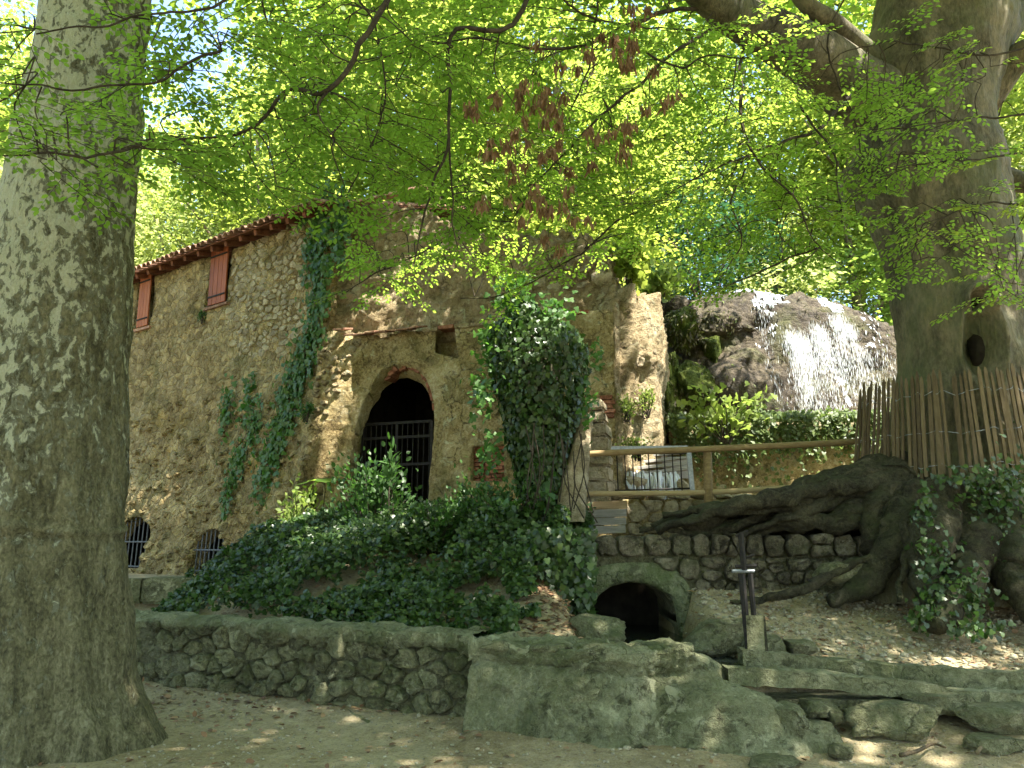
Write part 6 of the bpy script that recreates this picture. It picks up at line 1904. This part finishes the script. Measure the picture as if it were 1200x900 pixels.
    link('beech_foot_ivy', leaf_mesh('beech_foot_ivy', 'ivy', np.array(pos), np.array([0, -.3, -.8]) + rng.normal(size=(m, 3)) * .6, np.array([0, -.7, .5]) + rng.normal(size=(m, 3)) * .45, rng.uniform(0.035, 0.07, m)), M['ivy'], None, kind='stuff', label='ivy creeping over the roots below the picket guard', cat='ivy')
build_ground_ivy()

def bush(name, label, cat, base, dims, n, mat, leaf, size, stems=7, up=0.5, group=None, top_open=False):
    t = thing(name, label, cat, base, group)
    base = np.array(tuple(base))
    pos = []; ds = []
    for k in range(stems):
        a = rng.uniform(0, 2 * np.pi); rr = rng.uniform(0.2, 1.0)
        tip = base + np.array([math.cos(a) * dims[0] * rr, math.sin(a) * dims[1] * rr, dims[2] * rng.uniform(0.65, 1.1)])
        pth = curve_pts([base + np.array([math.cos(a), math.sin(a), 0]) * 0.04, (base + tip) / 2 + np.array([0, 0, .12 * dims[2]]) + rng.normal(size=3) * 0.06, tip], 10)
        m = MB(); m.tube(pth, np.linspace(0.014, 0.004, 10), 5); m.build('stem', M['twig'], t)
        per = n // stems
        tt = rng.uniform(0.25, 1.02, per) ** 0.8
        p = np.stack([np.interp(tt, np.linspace(0, 1, 10), pth[:, q]) for q in range(3)], 1) + rng.normal(size=(per, 3)) * np.array(dims) * 0.16
        pos.append(p); ds.append(p - base)
    pos = np.concatenate(pos); d = norm(np.concatenate(ds)) + rng.normal(size=(len(pos), 3)) * 0.6; m = len(pos)
    link('leaves', leaf_mesh('leaves', leaf, pos, d, np.array([0, -.2, up]) + rng.normal(size=(m, 3)) * .4, rng.uniform(size * .7, size * 1.2, m)), mat, t, kind='stuff')
    return t
bush('shrub', 'leafy shrub growing out of the ivy in front of the iron gate', 'shrub', P(440, 650, 11.2), (0.75, 0.6, 1.05), 1100, M['shrub_leaf'], 'beech', 0.085, 12)
bush('shrub', 'bushy green shrub at the foot of the ivy-clad column', 'shrub', P(585, 650, 10.6), (0.75, 0.5, 0.85), 1500, M['shrub_leaf'], 'beech', 0.075, 14)
bush('shrub', 'low shrub between the two taller shrubs before the house', 'shrub', P(510, 655, 10.9), (0.6, 0.5, 0.6), 800, M['shrub_leaf'], 'beech', 0.075, 10)
bush('sapling', 'thin sapling with upright pale leaves standing before the iron gate', 'sapling', P(455, 640, 11.0), (0.12, 0.1, 1.25), 70, M['shrub_leaf'], 'long', 0.17, 3)
bush('sunlit_shrub', 'pale sunlit shrub at the foot of the house corner', 'shrub', P(343, 650, 12.6), (0.35, 0.35, 0.85), 420, M['pale_leaf'], 'beech', 0.09, 9)
bush('fig_shrub', 'pale-leaved shrub leaning out over the pool wall in full sun', 'shrub', P(852, 520, 13.7), (0.8, 0.35, 0.85), 230, M['pale_leaf'], 'ivy', 0.12, 10)
bush('wall_shrub', 'green shrub sprouting from the top of the ruined wall end', 'shrub', P(735, 345, 13.0), (0.5, 0.4, 0.75), 520, M['far_leaf_a'], 'ivy', 0.13, 9)
bush('roof_shrub', 'blown-out pale bush behind the top of the end wall', 'shrub', P(775, 362, 15.2), (0.45, 0.4, 0.7), 260, M['pale_leaf'], 'ivy', 0.15, 9)
bush('wall_tuft', 'yellow-green tuft growing from the face of the end wall beside the bricks', 'plant', P(735, 495, 12.55), (0.16, 0.12, 0.35), 260, M['pale_leaf'], 'beech', 0.05, 8)
bush('wall_tuft', 'larger yellow-green tuft hanging at the right edge of the end wall', 'plant', P(757, 490, 12.75), (0.17, 0.12, 0.42), 320, M['pale_leaf'], 'beech', 0.05, 8)
bush('wall_tuft', 'low yellow-green tuft at the foot of the end wall behind the fence', 'plant', P(748, 540, 12.5), (0.3, 0.12, 0.28), 320, M['pale_leaf'], 'beech', 0.05, 8)
bush('wall_tuft', 'dry tuft on the sunlit buttress left of the arch', 'plant', np.array(onF(372, 500)) + np.array([0, -.4, 0]), (0.2, 0.15, 0.25), 260, M['shrub_leaf'], 'beech', 0.06, 8)
bush('wall_tuft', 'small fern tuft under the shutter nearer the ivy', 'plant', FL.pt(np.array(FL.px(241, 380)[0]), FL.px(241, 380)[1], 0.06), (0.14, 0.1, 0.2), 120, M['shrub_leaf'], 'beech', 0.06, 6)
def big_leaf():
    b = P(378, 600, 13.0)
    t = thing('big_leaf_plant', 'bright broad-leaved plant spreading over the brick-capped pedestal', 'plant', b)
    top = np.array(tuple(P(380, 562, 13.0)))
    m = MB(); m.tube(curve_pts([b, Vector(top) + Vector((0.02, 0, -.2)), Vector(top)], 8), 0.008, 5); m.build('stem', M['twig'], t)
    for (dx, dy, dz, sz) in ((1, -.15, 0.02, .50), (-1, -.2, -.12, .48), (.3, -1, -.1, .40), (-.25, .8, .1, .36)):
        link('leaf', leaf_mesh('leaf', 'ivy', top[None], np.array([[dx, dy, dz]], float), np.array([[0, -.15, 1.]]), [sz]), M['beech_leaf'], t)
big_leaf()

def build_ledge():
    Y = 12.5
    t = thing('stone_ledge', 'row of long pale kerb stones at the foot of the barred openings', 'kerb', P(220, 690, Y))
    x = -6.9; r = np.random.default_rng(77); k = 0
    while x < -2.6:
        w = r.uniform(0.5, 0.9)
        b = MB(); b.box((x + w / 2, Y + r.uniform(-.03, .03), 0.86 + 0.035 * (x + 6.9)), (w - 0.015, 0.4, 0.36), Matrix.Rotation(R(r.uniform(-2, 2)), 3, 'Z'), jit=0.025)
        me = b.mesh('kerb_stone'); bm = bmesh.new(); bm.from_mesh(me)
        bmesh.ops.bevel(bm, geom=list(bm.edges), offset=0.035, segments=2, affect='EDGES'); bm.to_mesh(me); bm.free()
        link('kerb_stone', me, M['wall_stone'], t); x += w; k += 1
build_ledge()

def build_litter():
    r = np.random.default_rng(61)
    # pebbles on the right bank and on the path
    mb_v = []; mb_f = []; off = 0
    bm = bmesh.new(); bmesh.ops.create_icosphere(bm, subdivisions=1, radius=1)
    tv = np.array([v.co[:] for v in bm.verts]); tf = np.array([[v.index for v in f.verts] for f in bm.faces]); bm.free()
    def scatter(n, xr, yr, sz, keep=None):
        x = r.uniform(*xr, n); y = r.uniform(*yr, n)
        if keep is not None:
            k = keep(x, y); x, y = x[k], y[k]
        m = len(x)
        s = sz[0] * (sz[1] / sz[0]) ** (r.uniform(0, 1, m) ** 2.5)
        z = ground_h(x, y)
        a = r.uniform(0, 2 * np.pi, m)
        sc = np.stack([s * r.uniform(.7, 1.4, m), s * r.uniform(.7, 1.3, m), s * r.uniform(.4, .8, m)], 1)
        v = tv[None] * sc[:, None] * r.uniform(.75, 1.25, (m, len(tv), 1))
        vr = np.stack([v[..., 0] * np.cos(a)[:, None] - v[..., 1] * np.sin(a)[:, None], v[..., 0] * np.sin(a)[:, None] + v[..., 1] * np.cos(a)[:, None], v[..., 2]], -1)
        vr = vr + np.stack([x, y, z + 0.15 * s], -1)[:, None]
        return vr.reshape(-1, 3), (tf[None] + (np.arange(m) * len(tv))[:, None, None]).reshape(-1, 3)
    parts = [scatter(5200, (1.7, 6.5), (7.4, 9.6), (0.008, 0.04)), scatter(9000, (-6, 6), (4.5, 9), (0.004, 0.02), lambda x, y: y < wall_y(x) - 0.02), scatter(500, (-5, 6), (5.5, 9), (0.015, 0.04), lambda x, y: (y < wall_y(x) + 0.0) & (y > wall_y(x) - 0.5))]
    V = np.concatenate([p[0] for p in parts]); F = []; o = 0
    for p in parts: F.append(p[1] + o); o += len(p[0])
    link('pebbles', new_mesh('pebbles', V, [np.concatenate(F)], True), M['pebble'], None, kind='stuff', label='loose pebbles and grit on path and bank', cat='pebbles')
    # fallen leaves
    n = 5200
    x = np.concatenate([r.uniform(-4.5, 1.3, 2600), r.uniform(1.8, 7, 1300), r.uniform(-5, 6, 900), r.uniform(0.1, 0.95, 700)])
    y = np.concatenate([r.uniform(7.8, 12, 2600), r.uniform(7.4, 9.8, 1300), r.uniform(4.5, 8, 900), r.uniform(7.6, 9.4, 700)])
    ok = ~((y > wall_y(x) - 0.05) & (y < wall_y(x) + 0.5)) & ~((x > 0.8) & (x < 1.75) & (y > 7.2))
    x, y = x[ok], y[ok]; n = len(x)
    z = ground_h(x, y) + 0.012
    d = rand_dirs(n); d[:, 2] *= .2
    link('leaf_litter', leaf_mesh('leaf_litter', 'beech', np.stack([x, y, z], 1), d, up_normals(n, .25), r.uniform(0.03, 0.085, n)), M['litter'], None, kind='stuff', label='brown fallen leaves on the bank', cat='leaves')
    # bare root at the foot of the rubble wall, twigs on the path
    o = thing('bare_root', 'pale bare root lying at the foot of the rubble wall', 'root', Pz(400, 838, 0.05))
    def tube(pts, r0, r1, par, nm='root'):
        q = curve_pts([Vector(p) for p in pts], 24); q = q + np.stack([fbm(q, 6, 2, .5, s) for s in (1, 2, 3)], 1) * 0.02
        m = MB(); m.tube(q, np.linspace(r0, r1, 24), 8); m.build(nm, M['boulder'], par, smooth=True)
    z0 = lambda px_, py_, dz: Pz(px_, py_, dz)
    tube([z0(362, 824, .10), z0(380, 826, .10), z0(410, 824, .12), z0(450, 818, .16)], 0.032, 0.018, o, 'stem')
    tube([z0(395, 826, .09), z0(412, 838, .06), z0(432, 848, .04)], 0.035, 0.02, o, 'fork')
    tube([z0(422, 820, .13), z0(428, 832, .08), z0(430, 840, .05)], 0.018, 0.012, o, 'fork')
    tube([z0(310, 826, .05), z0(330, 832, .05), z0(345, 836, .03)], 0.014, 0.008, o, 'fork')
    for k, (a, lab) in enumerate((([(1055, 885), (1075, 880), (1093, 872), (1108, 876)], 'thin dry twig on the path below the flat slab'), ([(1145, 882), (1160, 862), (1180, 858), (1196, 862)], 'curved root crossing the path beside the earthy rock'))):
        q = curve_pts([Pz(p[0], p[1], 0.12) for p in a], 16)
        m = MB(); m.tube(q, np.linspace(0.016, 0.008, 16), 6); m.build('twig' if k == 0 else 'surface_root', M['picket'], None, smooth=True, label=lab, cat='twig' if k == 0 else 'root')
build_litter()

# ------------------------------------------------------------------ the wood behind
def tree_proto(seed, H, crown_r, n_cl, per, leaf):
    r = np.random.default_rng(seed)
    m = MB()
    lean = r.normal(size=2) * 0.06
    tp = [np.array([lean[0] * h + 0.15 * math.sin(h * .5 + seed), lean[1] * h, h]) for h in np.linspace(-0.6, H * 0.85, 12)]
    m.tube(tp, np.linspace(0.26, 0.06, 12), 9)
    tips = []
    for k in range(9):
        h = H * r.uniform(0.28, 0.75); a = r.uniform(0, 2 * np.pi); ln = crown_r * r.uniform(0.5, 0.95)
        b = np.array([np.interp(h, [p[2] for p in tp], [p[i] for p in tp]) for i in range(3)])
        t_ = b + np.array([math.cos(a) * ln, math.sin(a) * ln, ln * r.uniform(.3, .8)])
        m.tube(curve_pts([b, (b + t_) / 2 + np.array([0, 0, -.2]), t_], 8), np.linspace(0.09, 0.02, 8), 6)
        tips.append(t_)
    tm = m.mesh('trunk', True)
    c0 = np.array([lean[0] * H * .6, lean[1] * H * .6, H * 0.62])
    u = norm(r.normal(size=(n_cl, 3))) * r.uniform(0.15, 1, (n_cl, 1)) ** 0.45
    cl = c0 + u * np.array([crown_r, crown_r, H * 0.40])
    cl = cl * 1.0 + fbm(cl, 0.5, 2, .5, seed)[:, None] * 0.7
    pos = np.repeat(cl, per, 0) + r.normal(size=(n_cl * per, 3)) * np.array([.55, .55, .24])
    n = len(pos); d = norm(r.normal(size=(n, 3))); d[:, 2] = d[:, 2] * .4 - .15
    lm = leaf_mesh('crown', 'rhomb', pos, d, up_normals(n, .5), r.uniform(leaf * .65, leaf * 1.25, n))
    return tm, lm
def build_wood():
    protos = [tree_proto(s, H, cr, 250, 78, lf) for s, H, cr, lf in ((1, 15, 3.6, .18), (2, 18, 4.2, .19), (3, 13, 3.4, .17), (4, 20, 4.6, .20))]
    mats = [M['far_leaf_a'], M['far_leaf_b'], M['far_leaf_c'], M['far_leaf_a']]
    for (tm, lm), mm in zip(protos, mats): tm.materials.append(M['far_bark']); lm.materials.append(mm)
    kinds = ['yellow-green broadleaf tree', 'fresh green broadleaf tree', 'pale lime-leaved tree', 'tall yellow-green tree']
    spots = []
    r = np.random.default_rng(71)
    def where(px_, Y): return (PX(px_, Y), Y)
    rows = [(24.5, [-220, -90, 60, 190, 300, 410, 520, 640, 1010, 1130, 1260]), (30, [-160, 0, 120, 240, 350, 470, 590, 700, 820, 930, 1040, 1170, 1300]), (38, [-60, 70, 190, 300, 420, 540, 650, 770, 880, 1000, 1120, 1240]), (50, [0, 130, 260, 390, 520, 650, 780, 910, 1040, 1170])]
    k = 0
    place = ['behind the stone house', 'on the slope above the tufa mound', 'in the wood beyond the plane tree']
    for Y, pxs in rows:
        for px_ in pxs:
            yy = Y + r.uniform(-1.8, 1.8); x = PX(px_ + r.uniform(-25, 25), yy)
            z = float(ground_h(np.array([x]), np.array([yy]))[0])
            i = int(r.integers(4))
            reg = 2 if px_ < 120 else (0 if px_ < 720 else 1)
            zone = [z_ for lim, z_ in ((-100, 'far out beyond the plane tree'), (40, 'just beyond the plane tree'), (160, 'past the shutter end of the eaves'), (275, 'over the two shutters'), (380, 'over the ivy corner of the roof'), (500, 'behind the arch'), (625, 'behind the ruined upper wall'), (740, 'behind the ivy column'), (850, 'behind the wall end'), (960, 'above the waterfall crest'), (1070, 'between waterfall and beech'), (1190, 'behind the beech trunk'), (9999, 'beyond the beech')) if px_ < lim][0]
            lab = '%s %s%s' % (kinds[i], zone, {24.5: ', in the front row', 30: ', in the second row', 38: ', deeper in', 50: ', at the back'}[Y])
            t = thing('woodland_tree', lab, 'tree', (x, yy, z), 'woodland trees behind the house and mound')
            t.rotation_euler = (0, 0, r.uniform(0, 6.28)); s = r.uniform(0.85, 1.2); t.scale = (s, s, s * r.uniform(.9, 1.1))
            for nm, me in (('trunk', protos[i][0]), ('crown', protos[i][1])):
                o = bpy.data.objects.new(nm, me); C.objects.link(o); o.parent = t
                if nm == 'crown': o['kind'] = 'stuff'
            k += 1
    # wood behind and beside the path: unseen trees added to block sky light
    for k, (x, yy, i, what) in enumerate(((-19, 2, 1, 'left of the path beyond the plane tree'), (-23, 11, 3, 'left of the house end'), (-10, -7, 0, 'behind the path on the plane tree side'), (-4, -12, 3, 'behind the path, second on the plane tree side'), (3, -11, 1, 'behind the path opposite the arch'), (9.5, -8, 3, 'behind the path opposite the sluice'), (15, -3, 0, 'right of the path before the beech'), (21, 4, 1, 'right of the beech'), (-20, -4, 3, 'far left of the path'), (-9, -20, 1, 'deep behind the path on the plane tree side'), (6, -20, 3, 'deep behind the path opposite the beech'), (18, -14, 1, 'deep behind the path at its far right end'), (-15, -15, 0, 'deep behind the path at its far left end'), (27, 13, 3, 'right of the pool'))):
        z = float(ground_h(np.array([float(x)]), np.array([float(yy)]))[0])
        t = thing('woodland_tree', 'added unseen %s %s' % (kinds[i], what), 'tree', (x, yy, z), 'unseen woodland trees added to block sky light')
        t.rotation_euler = (0, 0, r.uniform(0, 6.28)); t.scale = (1.15, 1.15, 0.9)
        for nm, me in (('trunk', protos[i][0]), ('crown', protos[i][1])):
            o = bpy.data.objects.new(nm, me); C.objects.link(o); o.parent = t
            if nm == 'crown': o['kind'] = 'stuff'
    # understorey shrubs on the slope
    for j, (px_, py_, Y, dm, n, mt, lab) in enumerate((
        (830, 345, 23.5, (2.6, 1.6, 2.9), 5200, 'dark_leaf', 'dense blue-green evergreen bush above the tufa mound'),
        (1010, 380, 22.5, (2.2, 1.5, 2.4), 2600, 'far_leaf_b', 'green thicket right of the tufa mound'),
        (700, 330, 22.5, (2.4, 1.4, 2.6), 2600, 'far_leaf_a', 'yellow-green thicket behind the ruined wall'),
        (930, 365, 22.0, (1.6, 1.2, 1.3), 1300, 'far_leaf_c', 'lime-green bush over the crest of the waterfall'),
        (600, 330, 23.5, (2.6, 1.5, 2.6), 2600, 'far_leaf_a', 'yellow-green thicket behind the upper house wall'),
        (1120, 380, 20.5, (2.0, 1.5, 3.2), 3000, 'far_leaf_b', 'green thicket seen past the beech trunk'),
        (40, 330, 24, (2.6, 1.5, 4.5), 3000, 'far_leaf_a', 'leafy thicket beyond the plane tree'),
        (210, 300, 25, (2.8, 1.5, 3.5), 3000, 'far_leaf_c', 'lime thicket showing over the tiled eaves'))):
        b = P(px_, py_, Y)
        t = thing('thicket', lab, 'bush', (b.x, b.y, b.z - 1.2))
        u = rand_dirs(n // 24) * rng.uniform(.3, 1, (n // 24, 1)) ** .5
        cl = np.array(tuple(b)) + np.array([0, 0, dm[2] * .25]) + u * np.array(dm)
        pos = np.repeat(cl, 24, 0) + rng.normal(size=(len(cl) * 24, 3)) * np.array([.3, .3, .16]); m = len(pos)
        d = rand_dirs(m); d[:, 2] = d[:, 2] * .4 - .15
        link('leaves', leaf_mesh('leaves', 'rhomb', pos, d, up_normals(m, .5), rng.uniform(.12, .24, m)), M[mt], t, kind='stuff')
        mb = MB()
        for q in range(6):
            e = cl[rng.integers(len(cl))]
            mb.tube(curve_pts([np.array([b.x + rng.normal() * .2, b.y, b.z - 1.6]), (np.array(tuple(b)) + e) / 2, e], 8), np.linspace(.06, .015, 8), 5)
        mb.build('stems', M['far_bark'], t, smooth=True)
build_wood()
